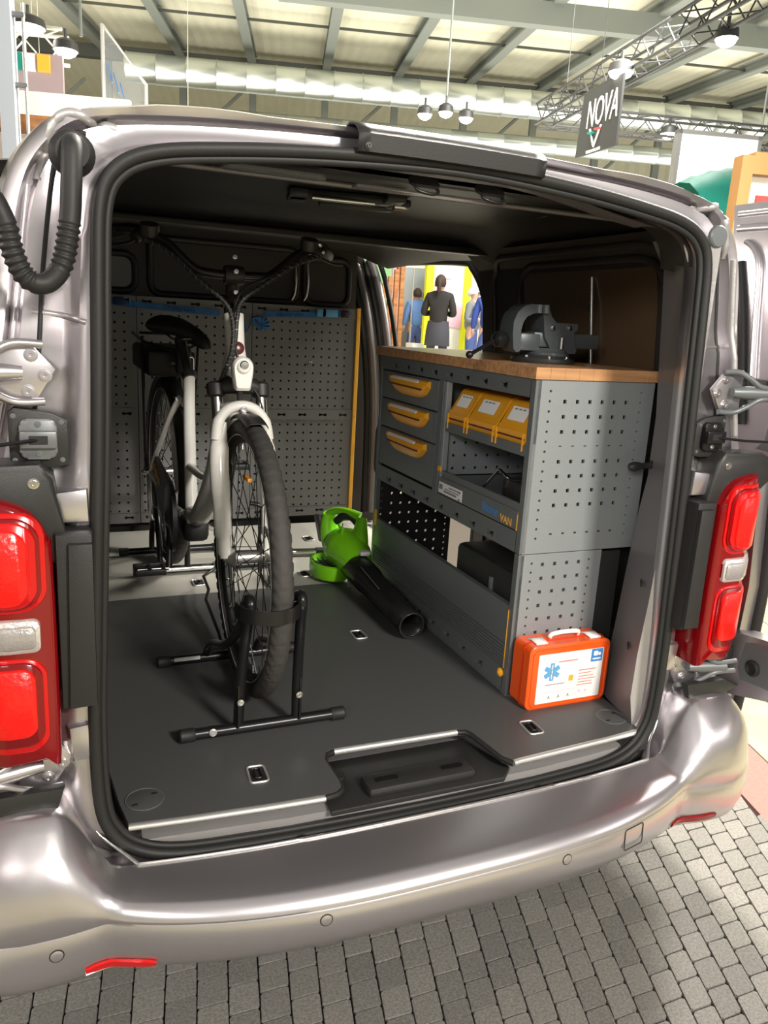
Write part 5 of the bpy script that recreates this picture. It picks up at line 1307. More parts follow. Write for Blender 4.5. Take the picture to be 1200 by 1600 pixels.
# ---- leaf blower
lb_ = thing('leaf_blower', 'lime green cordless leaf blower with black tube lying on the van floor', 'leaf blower', (.27, 1.15, FZ))
bm = NB()
ax0, ax1 = Vector((.285, 1.20, .665)), Vector((.285, .665, .628))
pts = [ax0, ax0.lerp(ax1, .06), ax0.lerp(ax1, .28), ax0.lerp(ax1, .32), ax0.lerp(ax1, .34), ax0.lerp(ax1, .8), ax1]
tube(bm, pts, [.050, .056, .053, .053, .047, .042, .040], 24, caps=False)
o = obj('blower_tube', bm, 'blackmetal', lb_, 40); md = o.modifiers.new('t', 'SOLIDIFY'); md.thickness = .004
bm = NB(); tube(bm, [ax1+Vector((math.cos(a)*.041, -.001, math.sin(a)*.041)) for a in [2*math.pi*k/24 for k in range(24)]], .0025, 6, closed=True); obj('tube_rim', bm, 'plastic', o, 60)
bm = NB(); tube(bm, [ax0.lerp(ax1, .30)+Vector((-.03, 0, .047)), ax0.lerp(ax1, .62)+Vector((-.03, 0, .038))], .0018, 6); obj('seam_line', bm, 'steel', o, 60)
def tubeflat(name, pts, R, m, flat=.7, seg=16, par=None): 
    bm = NB(); tube(bm, smooth_path(pts, 5), None or [R[min(int(i/5), len(R)-1)]*(1-(i % 5)/5)+R[min(int(i/5)+1, len(R)-1)]*((i % 5)/5) for i in range((len(pts)-1)*5+1)], seg, flat=flat); return obj(name, bm, m, par or lb_, 60)
# fan housing with spiral guard ring
tubeflat('fan_housing', [(.285, 1.14, .672), (.285, 1.20, .69), (.28, 1.26, .70), (.27, 1.31, .70), (.262, 1.34, .70)], [.052, .072, .082, .072, .04], 'green', 1.0)
bm = NB(); c = Vector((.232, 1.30, .625)); rr = []
for k in range(29):
    a = 2*math.pi*k/28
    rr.append([c+Vector((math.cos(a)*r*.72, math.sin(a)*r*1.0, z)) for r, z in ((.100, -.03), (.106, -.01), (.104, .02), (.094, .024), (.090, -.028))])
loft(bm, rr, True); obj('intake_skirt', bm, 'green', lb_, 40)
bm = NB(); rr = [[c+Vector((math.cos(a)*r*.72, math.sin(a)*r, z)) for a in [2*math.pi*k/28 for k in range(28)]] for r, z in ((.09, .0), (.06, .008), (.02, .01))]
loft(bm, rr, True, True); obj('intake_grille', bm, 'steel', lb_, 40)
bm = NB()
for k in range(6): tube(bm, [c+Vector((-.05+.02*k, -.07, .012)), c+Vector((-.05+.02*k, .07, .012))], .0025, 5)
obj('grille_bars', bm, 'plastic', lb_, 40)
# upright motor neck, battery back and handle loop
tubeflat('motor_neck', [(.30, 1.20, .68), (.315, 1.22, .74), (.325, 1.235, .79), (.33, 1.245, .822)], [.052, .042, .030, .024], 'green', .8)
tubeflat('battery_housing', [(.265, 1.315, .66), (.25, 1.34, .71), (.243, 1.355, .78), (.243, 1.35, .822)], [.050, .050, .044, .034], 'green', .62)
bm = NB(); add_box(bm, (.212, 1.372, .755), (.02, .06, .11), .008, Euler((rad(-8), rad(-10), 0)).to_matrix()); obj('battery', bm, 'plastic', lb_, 40)
tubeflat('top_bridge', [(.243, 1.35, .818), (.262, 1.32, .835), (.29, 1.28, .838), (.325, 1.25, .826)], [.022, .018, .018, .022], 'green', .8, 12)
tubeflat('hand_grip', [(.256, 1.315, .795), (.275, 1.285, .823), (.30, 1.268, .822), (.318, 1.255, .80)], [.015, .0165, .0165, .014], 'rubber', 1, 12)
bm = NB(); tube(bm, smooth_path([(.262, 1.30, .79), (.27, 1.29, .77), (.285, 1.28, .765)], 4), .007, 8); obj('trigger', bm, 'green', lb_, 60)
tubeflat('side_rib', [(.255, 1.24, .79), (.245, 1.245, .73), (.25, 1.235, .68)], [.012, .014, .016], 'green', .6, 10)
bm = NB(); tube(bm, smooth_path([(.262, 1.26, .80), (.252, 1.25, .75), (.236, 1.24, .70), (.225, 1.235, .665)], 4), .003, 6); obj('panel_seam', bm, 'steel', lb_, 60)
for p in ((.300, 1.165, .725), (.262, 1.19, .745), (.27, 1.15, .70)): bm = NB(); lathe(bm, [(.006, 0), (.005, .004), (.002, .003)], p, (-.3, -1, .3), 10); obj('screw', bm, 'plastic', lb_, 40)
bm = NB(); add_box(bm, (.30, 1.125, .724), (.04, .03, .016), .005); obj('release_catch', bm, 'label', lb_, 40)
bm = NB(); tube(bm, [(.262, 1.17, .61), (.262, 1.165, .583)], .006, 8); obj('foot', bm, 'steel', lb_, 40)

# ================================================================ BICYCLE (front wheel towards the van rear)
bike = thing('bicycle', 'white step-through electric city bicycle standing in two black wheel stands', 'bicycle', (-.30, 1.05, FZ))
def BX(y, off=0): return -.2735-.046*(y-.49)+off
def B(y, z, off=0): return Vector((BX(y, off), y, z))
TW = math.atan(-.046)  # plane yaw
def wheel(name, c, R=.35, w=.023, rear=False):
    f = Vector((math.sin(TW)*0-.046 if rear else -.0, 1, 0)).normalized(); u = Vector((0, 0, 1)); n = f.cross(u).normalized()
    # tyre with knobs
    bm = NB(); N1, N2 = 400, 20; rr = []
    for i in range(N1):
        a = 2*math.pi*i/N1; d = f*math.cos(a)+u*math.sin(a); ring = []
        for k in range(N2):
            b = 2*math.pi*k/N2; cb, sb = math.cos(b), math.sin(b)
            r = w
            if cb > .2:
                s = 1 if ((i+int(abs(sb)*9)) % 6) < 4 else 0
                r += .0024*s*(1 if .3 < abs(sb) else .5)
            ring.append(c+d*(R-w+r*cb*1.0)+n*(r*sb))
        rr.append(ring)
    loft(bm, rr, True, False, 0, True); ty = obj(name, bm, 'tyre', bike, 60)
    def ring(rad_, prof, m, nm, seg=96):
        bm = NB(); rr = []
        for i in range(seg):
            a = 2*math.pi*i/seg; d = f*math.cos(a)+u*math.sin(a)
            rr.append([c+d*(rad_+p[0])+n*p[1] for p in prof])
        loft(bm, rr, True, False, 0, True); return obj(nm, bm, m, ty, 40)
    ring(R-2*w+.004, [(.006, -.012), (-.012, -.010), (-.018, -.004), (-.018, .004), (-.012, .010), (.006, .012)], 'plastic', 'rim')
    ring(R-2*w+.006, [(.0012, -.0215), (-.0012, -.0205), (0, -.0195)], 'tape', 'reflective_band')
    ring(R-2*w+.006, [(.0012, .0215), (-.0012, .0205), (0, .0195)], 'tape', 'reflective_band')
    bm = NB(); lathe(bm, [(.006, -.062), (.010, -.055), (.028, -.036), (.028, -.032), (.016, -.028), (.015, .028), (.028, .032), (.028, .036), (.010, .055), (.006, .062)], c, n, 20); obj('hub', bm, 'alu', ty, 40)
    me = None; ns = 32; rim_r = R-2*w-.010
    for i in range(ns):
        s = 1 if i % 2 else -1; k = i//2
        a = 2*math.pi*i/ns; ah = a+(1 if k % 2 else -1)*rad(68)
        p0 = c+(f*math.cos(ah)+u*math.sin(ah))*.026+n*.034*s; p1 = c+(f*math.cos(a)+u*math.sin(a))*rim_r
        L = (p1-p0).length
        if me is None:
            bm = NB(); cyl(bm, Vector((0, 0, 0)), Vector((0, 0, 1)), .0013, seg=5); me = bpy.data.meshes.new('spoke'); bm.to_mesh(me); bm.free(); me.materials.append(M['blackmetal'])
        q = (p1-p0).to_track_quat('Z', 'Y'); share('spoke', me, ty, Matrix.LocRotScale(p0, q, Vector((1, 1, L))))
    bm = NB()
    for i in range(0, 24):
        a = 2*math.pi*i/24; d = f*math.cos(a)+u*math.sin(a); bm_ = cyl(bm, c+d*(R-2*w-.030), c+d*(R-2*w-.012), .0022, seg=6)
    obj('spoke_nipples', bm, 'chrome', ty, 60)
    return ty, n
fc = Vector((-.2735, .4896, .941)); rc = B(1.60, .945)
fw, nn = wheel('front_wheel', fc)
# disc rotor on the far side (x+)
def rotor(c, off, par):
    bm = NB(); N_ = 48; rr = []
    for i in range(N_):
        a = 2*math.pi*i/N_; d = Vector((0, math.cos(a), math.sin(a))); wv = .003*math.sin(i*math.pi/2)
        rr.append([c+d*(.080+wv)+Vector((off, 0, 0)), c+d*(.062)+Vector((off, 0, 0)), c+d*.062+Vector((off+.002, 0, 0)), c+d*(.080+wv)+Vector((off+.002, 0, 0))])
    loft(bm, rr, True, False, 0, True)
    for i in range(6):
        a = 2*math.pi*i/6; d = Vector((0, math.cos(a), math.sin(a))); e = Vector((0, math.cos(a+.5), math.sin(a+.5))); tube(bm, [c+d*.02+Vector((off+.001, 0, 0)), c+e*.064+Vector((off+.001, 0, 0))], .003, 5, flat=.3)
    obj('brake_disc', bm, 'chrome', par, 40)
rotor(fc, .042, fw)
bm = NB(); add_box(bm, fc+Vector((.0, .02, .2)), (.012, .06, .010), .003); obj('spoke_reflector', bm, 'amber', fw, 40, 'amber spoke reflector')
rw, rn = wheel('rear_wheel', rc, rear=True)
rotor(rc, .045, rw)
# fork: crown, stanchions, white lowers with arch
hd = B(.655, 1.535); hb = B(.615, 1.385); st = (hd-hb).normalized()
cr = Vector((-.2775, .600, 1.352))
bm = NB()
for s in (1, -1): lathe(bm, [(.018, -.02), (.024, -.016), (.025, .012), (.018, .018), (.010, .020)], cr+Vector((s*.056, 0, 0)), st, 16)
tube(bm, [cr+Vector((-.056, 0, 0)), cr+Vector((-.03, -.004, .010)), cr+Vector((.03, -.004, .010)), cr+Vector((.056, 0, 0))], [.018, .022, .022, .018], 12); cw = obj('fork_crown', bm, 'plastic', bike, 40)
for s in (1, -1):
    a = cr+Vector((s*.056, 0, -.01)); b = a-st*.15
    bm = NB(); cyl(bm, a, b, .0145); obj('stanchion', bm, 'chrome', bike, 60)
bm = NB()
for s in (1, -1):
    a = cr+Vector((s*.056, 0, 0))-st*.085; ax = fc+Vector((s*.058, 0, 0))
    P = [a, a-st*.05+Vector((s*.002, -.004, 0)), a.lerp(ax, .35)+Vector((s*.006, -.012, 0)), a.lerp(ax, .7)+Vector((s*.003, -.008, 0)), ax+Vector((0, .012, .04)), ax]
    tube(bm, smooth_path(P, 5), [.020]*6+[.023]*7+[.021]*6+[.016]*5+[.012]*2, 16, flat=1.05)
arch = smooth_path([cr+Vector((-.066, -.008, 0))-st*.125, cr+Vector((-.058, -.016, 0))-st*.078, cr+Vector((-.034, -.024, 0))-st*.048, cr+Vector((0, -.028, 0))-st*.038, cr+Vector((.034, -.024, 0))-st*.048, cr+Vector((.058, -.016, 0))-st*.078, cr+Vector((.066, -.008, 0))-st*.125], 5)
tube(bm, arch, [.019]*6+[.017]*19+[.019]*6, 12, flat=.8)
fk = obj('fork', bm, 'white', bike, 60, 'white suspension fork lowers')
bolt(fk, cr+Vector((0, -.045, 0))-st*.046, (0, -1, 0), .006, .006)
bm = NB(); add_box(bm, fc+Vector((.05, .03, .085)), (.022, .04, .055), .006); obj('brake_caliper', bm, 'plastic', bike, 40)
# front mudguard stub (black) over the tyre behind the arch
def guard(c, R, a0, a1, f, n, m, nm, w=.026):
    bm = NB(); rr = []
    for i in range(33):
        a = rad(a0+(a1-a0)*i/32); d = f*math.cos(a)+Vector((0, 0, 1))*math.sin(a)
        rr.append([c+d*(R-.012)-n*w, c+d*(R-.002)-n*w*.8, c+d*R, c+d*(R-.002)+n*w*.8, c+d*(R-.012)+n*w])
    loft(bm, rr, False); o = obj(nm, bm, m, bike, 60); q = o.modifiers.new('t', 'SOLIDIFY'); q.thickness = .002; return o
guard(fc, .362, 72, 104, Vector((0, 1, 0)), Vector((1, 0, 0)), 'plastic', 'front_mudguard')
guard(rc, .368, -20, 165, Vector((-.046, 1, 0)).normalized(), Vector((1, .046, 0)), 'plastic', 'rear_mudguard', .028)
# headlight
hc = Vector((-.289, .535, 1.408))
bm = NB(); rr = []
for (y, k) in ((.0, .6), (-.012, .82), (-.035, .82), (-.042, .70)):
    rr.append([hc+Vector((x*k, y, z*k)) for x, z in [(.031*math.cos(a), .008+.031*math.sin(a)) for a in [math.pi*j/10 for j in range(11)]]+[(-.030, -.01), (-.023, -.055), (-.018, -.060), (.018, -.060), (.023, -.055), (.030, -.01)]])
loft(bm, rr, True, True); hl = obj('headlight', bm, 'whitep', bike, 40, 'white headlight')
bm = NB(); lathe(bm, [(.017, 0), (.016, .004), (.009, .007), (.001, .008)], hc+Vector((0, -.042, .008)), (0, -1, 0), 20); obj('lens', bm, 'glassy', hl, 60)
bm = NB(); lathe(bm, [(.011, .006), (.009, .010), (.001, .0105)], hc+Vector((0, -.042, .012)), (0, -1, 0), 16); obj('bulb_ring', bm, 'chrome', hl, 60)
bm = NB(); tube(bm, [hc+Vector((0, 0, -.045)), cr+Vector((0, -.02, -.03))], .008, 8); obj('light_bracket', bm, 'plastic', hl, 60)
# frame
bm = NB(); tube(bm, [hb-st*.01, hb+st*.02, hb+st*.07, hd-st*.03, hd], [.030, .030, .024, .025, .026], 18)
def tpath(P, R, seg=16, flat=1): tube(bm, smooth_path(P, 6), [R[min(i//6, len(R)-1)]*(1-(i % 6)/6)+R[min(i//6+1, len(R)-1)]*((i % 6)/6) for i in range((len(P)-1)*6+1)], seg, flat=flat)
bb = B(1.15, .885)
tpath([B(.64, 1.43), B(.70, 1.30), B(.80, 1.13), B(.92, 1.0), B(1.04, .915), bb], [.026, .032, .034, .034, .034, .032])
sd_ = B(1.235, 1.335, .006); 
tpath([sd_, B(1.225, 1.2, .004), B(1.20, 1.02, .002), bb+Vector((0, .02, .0))], [.019, .019, .020, .024])
tpath([B(.86, 1.07), B(1.0, 1.045), B(1.215, 1.04)], [.014, .014, .014])
for s in (1, -1):
    ra = rc+Vector((s*.064, 0, 0)); 
    tpath([B(1.285, 1.25, s*.018), B(1.34, 1.19, s*.035), B(1.47, 1.06, s*.055), ra], [.011, .011, .010, .009])
    tpath([bb+Vector((s*.03, .03, 0)), B(1.3, .895, s*.045), ra], [.014, .012, .010])
tpath([B(1.40, 1.245, -.0), B(1.38, 1.1, -.01), B(1.30, .93, -.01)], [.018, .019, .019]); tpath([B(1.28, 1.235), B(1.40, 1.24)], [.012, .012])
fr = obj('frame', bm, 'white', bike, 60, 'white step-through frame')
bm = NB(); lathe(bm, [(.016, 0), (.015, .0015), (.002, .002)], B(.628, 1.455)+Vector((0, -.026, 0)), (0, -1, .2), 20); bd = obj('head_badge', bm, 'badge', fr, 60, 'dark red round badge')
bm = NB(); bx(bm, bb.x-.042, bb.x+.042, bb.y-.07, bb.y+.07, bb.z-.075, bb.z-.0, .02); obj('motor_housing', bm, 'plastic', bike, 40)
bm = NB(); bx(bm, bb.x-.032, bb.x+.032, bb.y-.075, bb.y-.02, bb.z-.01, bb.z+.03, .008); obj('motor_cover', bm, 'white', bike, 40)
# seat post, saddle
sp0 = sd_; sp1 = B(1.33, 1.462, -.005)
bm = NB(); lathe(bm, [(.023, -.012), (.024, .008), (.018, .012)], sp0, (sp1-sp0), 16); obj('seat_clamp', bm, 'plastic', bike, 40)
bm = NB(); cyl(bm, sp0, sp1, .0145); obj('seat_post', bm, 'plastic', bike, 60)
bm = NB(); rr = []
sx = .008
for (y, w_, h0, h1) in [(a, b*.78, c, d-.008) for a, b, c, d in ((1.205, .014, 1.425, 1.440), (1.215, .026, 1.418, 1.468), (1.27, .034, 1.428, 1.494), (1.33, .052, 1.450, 1.506), (1.38, .082, 1.455, 1.514), (1.43, .098, 1.455, 1.524), (1.465, .090, 1.462, 1.528), (1.485, .06, 1.475, 1.522))]:
    c = B(y, 0, sx+.32*(1.36-y)); zc = (h0+h1)/2; hh = (h1-h0)/2
    rr.append([Vector((c.x+w_*math.cos(a), y, zc+hh*math.sin(a)*(1 if math.sin(a) > 0 else 1.0)-(.010*abs(math.cos(a))**3 if True else 0))) for a in [2*math.pi*j/18 for j in range(18)]])
loft(bm, rr, True, True); obj('saddle', bm, 'plastic', bike, 180, 'black padded saddle')
bm = NB()
for s in (1, -1): tube(bm, smooth_path([B(1.24, 1.450, s*.012+.03), B(1.29, 1.445, s*.022+.01), B(1.38, 1.445, s*.022), B(1.45, 1.474, s*.045)], 4), .0035, 6)
obj('saddle_rails', bm, 'chrome', bike, 60)
# stem + handlebar
bm = NB(); tube(bm, smooth_path([hd, hd+st*.03, B(.672, 1.60), B(.655, 1.632)], 5), [.024]*4+[.017]*12, 12); obj('stem', bm, 'plastic', bike, 60)
bm = NB(); lathe(bm, [(.022, -.024), (.024, -.018), (.024, .018), (.022, .024)], B(.655, 1.631), (1, 0, 0), 16); obj('bar_clamp', bm, 'plastic', bike, 40)
for z in (1.675, 1.640, 1.59): bolt(bike, B(.632 if z < 1.67 else .645, z), (0, -1, .1), .004, .004)
cx = BX(.655)
hp = lambda x, y, z: Vector((cx+x, y, z))
bar = smooth_path([hp(.315, .86, 1.708), hp(.262, .76, 1.718), hp(.215, .70, 1.712), hp(.165, .672, 1.692), hp(.10, .660, 1.640), hp(.055, .655, 1.632), hp(0, .655, 1.631), hp(-.055, .655, 1.632), hp(-.10, .660, 1.643), hp(-.165, .672, 1.70), hp(-.215, .70, 1.722), hp(-.262, .76, 1.728), hp(-.315, .86, 1.716)], 6)
bm = NB(); tube(bm, bar, .0115, 12); obj('handlebar', bm, 'blackmetal', bike, 60, 'swept black handlebar')
for s in (1, -1):
    e, d = (hp(s*.315, .86, 1.712), hp(s*.262, .76, 1.723))
    bm = NB(); tube(bm, [d, d.lerp(e, .1), d.lerp(e, .9), e], [.015, .0175, .018, .015], 12); obj('grip', bm, 'rubber', bike, 60)
    bm = NB(); tube(bm, smooth_path([hp(s*.225, .70, 1.705), hp(s*.25, .70, 1.69), hp(s*.30, .76, 1.685), hp(s*.345, .83, 1.69)], 5), .006, 8, flat=.6); tube(bm, [hp(s*.215, .70, 1.72), hp(s*.235, .69, 1.70)], .015, 10); obj('brake_lever', bm, 'plastic', bike, 60)
    bm = NB(); lathe(bm, [(.022, -.015), (.024, 0), (.022, .012), (.01, .014)], hp(s*.20, .675, 1.725), (0, -.4, 1), 16); obj('bell' if s < 0 else 'control_unit', bm, 'plastic', bike, 40)
bm = NB(); bmesh.ops.create_uvsphere(bm, u_segments=12, v_segments=8, radius=.008, matrix=Matrix.Translation(hp(.225, .665, 1.725))); obj('control_button', bm, 'chrome', bike, 60)
# cables wrapped in spiral sleeve
def cable(P, r, nm='cable', spiral=True):
    P = smooth_path(P, 10); R = []
    bm = NB(); tube(bm, P, r, 8); o = obj(nm, bm, 'plastic', bike, 60)
    if spiral:
        bm = NB(); T, N_ = frames(P); pts = []
        for i, p in enumerate(P):
            for q in range(3):
                pp = p.lerp(P[min(i+1, len(P)-1)], q/3); a = (i*3+q)*1.15; pts.append(pp+(N_[i]*math.cos(a)+T[i].cross(N_[i])*math.sin(a))*(r+.0004))
        tube(bm, pts, .0008, 4); obj('spiral_wrap', bm, 'steel', o, 60)
cable([hp(-.23, .69, 1.71), hp(-.16, .64, 1.675), hp(-.09, .61, 1.61), hp(-.03, .60, 1.56), hp(-.012, .60, 1.51), hp(-.015, .595, 1.45), hp(-.03, .60, 1.40), hp(-.04, .605, 1.375)], .0058)
cable([hp(.24, .69, 1.70), hp(.16, .64, 1.67), hp(.07, .61, 1.615), hp(.01, .60, 1.57), hp(-.002, .60, 1.53), hp(-.008, .595, 1.47), hp(-.018, .60, 1.41)], .0058)
cable([hp(.20, .68, 1.70), hp(.10, .645, 1.64), hp(.02, .62, 1.60), hp(-.008, .612, 1.54), hp(-.004, .60, 1.45), hp(.008, .585, 1.41)], .0032, spiral=False)
cable([hp(-.035, .60, 1.385), hp(.02, .585, 1.372), hp(.055, .57, 1.32), hp(.062, .555, 1.22), hp(.062, .53, 1.08)], .0028, spiral=False)
# rear rack with battery
bm = NB(); rz_ = 1.425
for s in (1, -1):
    tube(bm, smooth_path([B(1.40, rz_-.02, s*.02), B(1.44, rz_, s*.085-.012), B(1.6, rz_+.012, s*.088-.012), B(1.85, rz_+.02, s*.085)], 4), .0055, 8)
    tube(bm, [B(1.46, rz_-.01, s*.095-.012), B(1.585, rc.z+.02, s*.082)], .0055, 8); tube(bm, [B(1.76, rz_+.01, s*.062), B(1.62, rc.z+.02, s*.078)], .0055, 8)
tube(bm, [B(1.85, rz_+.02, -.06), B(1.85, rz_+.02, .06)], .0055, 8)
obj('luggage_rack', bm, 'blackmetal', bike, 60)
bm = NB(); add_box(bm, B(1.60, 1.362, -.015), (.165, .37, .088), .014, Euler((rad(2), 0, -TW)).to_matrix()); bt = obj('battery_pack', bm, 'plastic', bike, 40)
bm = NB(); add_box(bm, B(1.418, 1.36), (.09, .006, .012), .002); add_box(bm, B(1.418, 1.385), (.11, .006, .004), .001); obj('battery_trim', bm, 'steel', bt, 40)
bm = NB(); lathe(bm, [(.006, 0), (.006, .004), (.002, .005)], B(1.42, 1.345, -.045), (0, -1, 0), 10); obj('battery_lock', bm, 'chrome', bt, 40)
bm = NB(); tube(bm, [B(1.325+p[1]*.02, 1.36+p[1], .03+p[0]) for p in rrect(.018, .055, .008, 4)], .003, 6, closed=True); obj('cable_lock', bm, 'chrome', bike, 60)
bm = NB(); add_box(bm, B(1.36, 1.375, .012), (.05, .04, .10), .012); obj('rack_mount', bm, 'plastic', bike, 40)
# chain guard, cranks, pedals (drive side faces the left wall)
dx = -.055
bm = NB(); n = 30; P = []
for k in range(n):
    a = math.pi*(-.5)+math.pi*k/(n-1); P.append((bb.y-.115*math.cos(a), bb.z-.0-.115*math.sin(-a)))
top_ = [(rc.y+.02, rc.z+.045), (rc.y+.03, rc.z+.01), (rc.y-.05, rc.z-.02), (bb.y+.12, bb.z-.05)]
poly = [(y, z) for y, z in P]+[(rc.y-.10, rc.z+.075), (rc.y+.01, rc.z+.06), (rc.y+.04, rc.z+.02), (rc.y-.02, rc.z-.02)]
prism(bm, poly, (BX(1.3, dx-.018), 0, 0), (-.046*0, 1, 0), (0, 0, 1), (1, 0, 0), .014, .004); cg2 = obj('chain_guard', bm, 'plastic', bike, 40)
for k in range(3):
    bm = NB(); a = rad(150-20*k); p = Vector((BX(1.3, dx-.020), rc.y-.08-.07*k, rc.z+.035-.012*k)); add_box(bm, p, (.004, .055, .028), .003); obj('orange_decal', bm, 'yelstrip', cg2, 40, 'orange decal')
bm = NB(); lathe(bm, [(.105, 0), (.11, .003), (.10, .008), (.05, .010), (.02, .02)], Vector((BX(1.15, dx-.018), bb.y, bb.z)), (-1, 0, 0), 36); obj('chainwheel_cover', bm, 'blackmetal', bike, 40)
def crank(s, ang, offx):
    o = Vector((BX(1.15, s*.078), bb.y, bb.z)); d = Vector((0, math.cos(ang), math.sin(ang))); e = o+d*.170+Vector((s*.012, 0, 0))
    bm = NB(); tube(bm, [o, o+d*.05, e], [.015, .012, .011], 10, flat=.6); obj('crank_arm', bm, 'blackmetal', bike, 60)
    bm = NB(); lathe(bm, [(.010, 0), (.008, .006), (.003, .005)], o+Vector((s*.01, 0, 0)), (s, 0, 0), 12); obj('crank_bolt', bm, 'chrome', bike, 60)
    c = e+Vector((s*.06, 0, 0)); bm = NB(); cyl(bm, e, c+Vector((s*.04, 0, 0)), .006); ped = obj('pedal_axle', bm, 'chrome', bike, 60)
    bm = NB()
    for yy in (-.036, .036): add_box(bm, c+Vector((0, yy, 0)), (.095, .012, .020), .004)
    for xx in (-.042, 0, .042): add_box(bm, c+Vector((xx, 0, 0)), (.012, .075, .016), .004)
    obj('pedal_body', bm, 'plastic', ped, 40)
crank(-1, rad(-118), 0); crank(1, rad(62), 0)
bm = NB(); lathe(bm, [(.012, 0), (.012, .02), (.006, .03)], rc+Vector((-.066, 0, 0)), (-1, 0, 0), 12); obj('axle_nut', bm, 'chrome', bike, 40)
bm = NB(); tube(bm, smooth_path([rc+Vector((-.07, .0, 0)), rc+Vector((-.075, -.05, -.10)), rc+Vector((-.07, -.04, -.17)), rc+Vector((-.05, .02, -.19))], 4), .008, 8, flat=.5); obj('chain_tensioner', bm, 'alu', bike, 60)
bm = NB(); tube(bm, smooth_path([bb+Vector((.05, .05, -.05)), bb+Vector((.11, .25, -.12)), bb+Vector((.13, .42, -.16))], 4), .008, 8); obj('kickstand', bm, 'alu', bike, 60)

# ================================================================ wheel stands
def wheel_stand(cx_, y0, y1, label, big=True, xl=None, xr=None):
    t = thing('wheel_stand', label, 'stand', (cx_, (y0+y1)/2, FZ), 'black wheel stands under the bicycle')
    hw = .2; r = .0135; z = FZ+.0165
    xl = xl if xl is not None else cx_-hw; xr = xr if xr is not None else cx_+hw
    for y in (y0, y1):
        a, b = (xl, xr) if y == y0 else (cx_-.2, cx_+.2)
        bm = NB(); cyl(bm, (a+.03, y, z), (b-.03, y, z), r); br = obj('cross_bar', bm, 'blackmetal', t, 60)
        for e, s in ((a, 1), (b, -1)):
            bm = NB(); tube(bm, [(e, y, z), (e+s*.004, y, z), (e+s*.034, y, z), (e+s*.036, y, z)], [.0125, .0162, .0162, .0145], 16); obj('end_cap', bm, 'rubber', br, 40)
    return t, z
ws, z = wheel_stand(-.28, .262, .672, 'black wheel stand holding the front wheel, nearest the van rear')
for s in (1, -1):
    xx = fc.x+s*.058
    # side tube: rises from the rear bar, loops over and comes down to the near bar
    P = smooth_path([(xx+s*.012, .262, z+.01), (xx+s*.01, .255, z+.12), (xx+s*.004, .225, z+.26), (xx, .205, z+.325), (xx, .24, z+.325), (xx, .31, z+.23), (xx+s*.005, .45, z+.13), (xx+s*.01, .60, z+.07), (xx+s*.012, .672, z+.01)], 6)
    bm = NB(); tube(bm, P, .0115, 10, flat=1.1); sl_ = obj('side_loop', bm, 'blackmetal', ws, 60)
    bm = NB(); prism(bm, [(-.02, 0), (.03, 0), (.02, .10), (-.005, .14), (-.018, .10)], (xx+s*.014, .262, z+.01), (0, 1, 0), (0, 0, 1), (s, 0, 0), .004, .001); obj('bracket_plate', bm, 'blackmetal', ws, 40)
    bolt(ws, (xx+s*.012, .262-.020, z+.075), (0, -1, 0), .0055, .006)
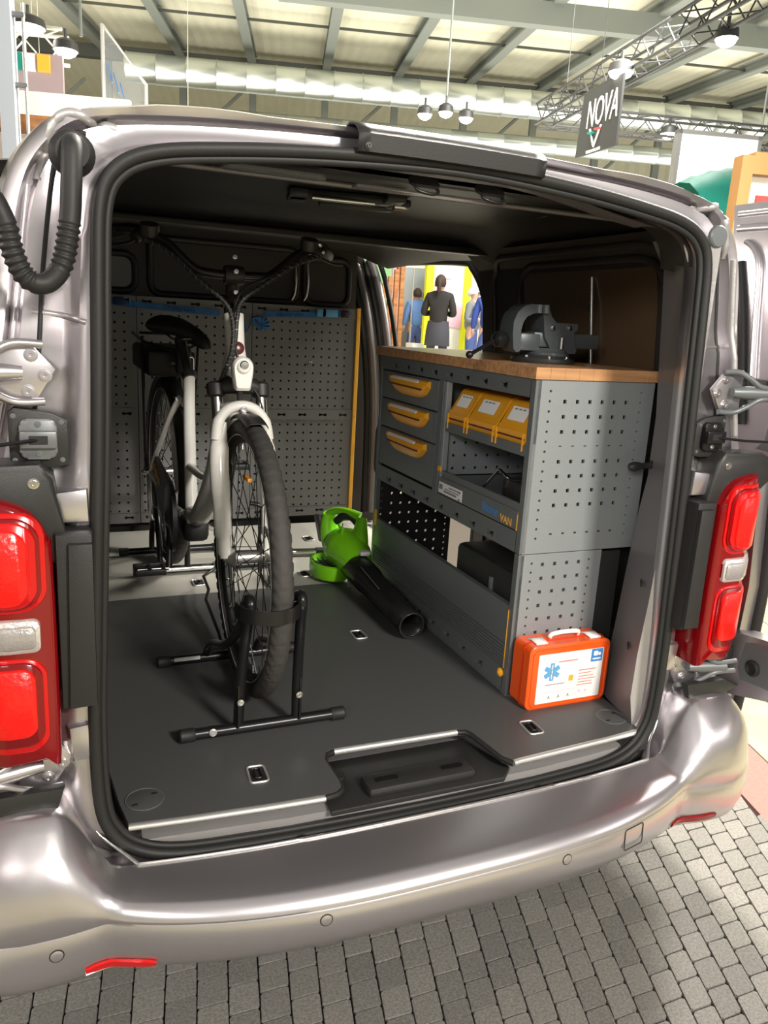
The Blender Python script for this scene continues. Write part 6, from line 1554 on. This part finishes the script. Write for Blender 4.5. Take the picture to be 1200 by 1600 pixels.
# hoop round the tyre
bm = NB(); hz = FZ+.345; c = Vector((-.300, .185, hz)); rr = []
for k in range(25):
    a = rad(180+180*k/24); p = c+Vector((.072*math.cos(a), .078*math.sin(a), .0))
    q = c+Vector((.068*math.cos(a), .074*math.sin(a), .0))
    rr.append([p+Vector((0, 0, -.016)), p+Vector((0, 0, .016)), q+Vector((0, 0, .016)), q+Vector((0, 0, -.016))])
loft(bm, rr, True, True); obj('wheel_hoop', bm, 'blackmetal', ws, 40, 'flat black hoop round the tyre')
for s in (1, -1):
    bm = NB(); tube(bm, smooth_path([(c.x+s*.070, .185, hz), (c.x+s*.068, .20, hz-.004), (fc.x+s*.058, .22, hz-.012)], 4), .012, 8, flat=.4); obj('hoop_arm', bm, 'blackmetal', ws, 60)
bolt(ws, (-.405, .248, z+.006), (0, -1, .3), .006, .006)
bm = NB(); bx(bm, -.435, -.365, .657, .66, z+.002, z+.012); obj('printed_strip', bm, 'label', ws)
ws2, z = wheel_stand(-.30, 1.47, 1.73, 'black wheel stand under the rear wheel, farther in', True, -.47, .13)
for s in (1, -1):
    xx = BX(1.6)+s*.05
    bm = NB(); tube(bm, smooth_path([(xx, 1.47, z+.01), (xx, 1.48, z+.10), (xx, 1.55, z+.20), (xx, 1.65, z+.18), (xx, 1.72, z+.08), (xx, 1.73, z+.01)], 5), .011, 8); obj('side_loop', bm, 'blackmetal', ws2, 60)
bm = NB(); bx(bm, -.18, -.09, 1.452, 1.488, z-.012, z+.017, .003); obj('silver_sleeve', bm, 'chrome', ws2, 40)
bm = NB(); cyl(bm, (-.43, 1.47, z+.001), (-.10, 1.47, z+.001), .0139); obj('bar_highlight', bm, 'chrome', ws2, 60)  # chrome skin standing in for the highlight along the black bar
# third bar end to the right of the front wheel
t = thing('support_bar', 'black and bright bar with rubber end lying right of the front wheel', 'bar', (.15, 1.6, FZ))
bm = NB(); cyl(bm, (-.06, 1.62, FZ+.0165), (.27, 1.58, FZ+.0165), .0135); obj('bar', bm, 'chrome', t, 60)
bm = NB(); cyl(bm, (.265, 1.5806, FZ+.0165), (.302, 1.576, FZ+.0165), .0162); obj('end_cap', bm, 'rubber', t, 40)
bm = NB(); tube(bm, smooth_path([(.10, 1.605, FZ+.03), (.085, 1.61, FZ+.10), (.05, 1.62, FZ+.20), (.0, 1.63, FZ+.22)], 5), .010, 8); obj('side_loop', bm, 'blackmetal', t, 60)
# bent black prop leaning by the wheel
bm = NB(); tube(bm, [(-.205, 1.28, FZ+.075), (-.255, 1.24, FZ+.06), (-.262, 1.10, FZ+.06), (-.285, 1.02, FZ+.055), (-.285, .80, FZ+.03), (-.292, .70, FZ+.02)], .0055, 8)
obj('support_wire', bm, 'blackmetal', ws, 60, 'thin bent black wire leg')
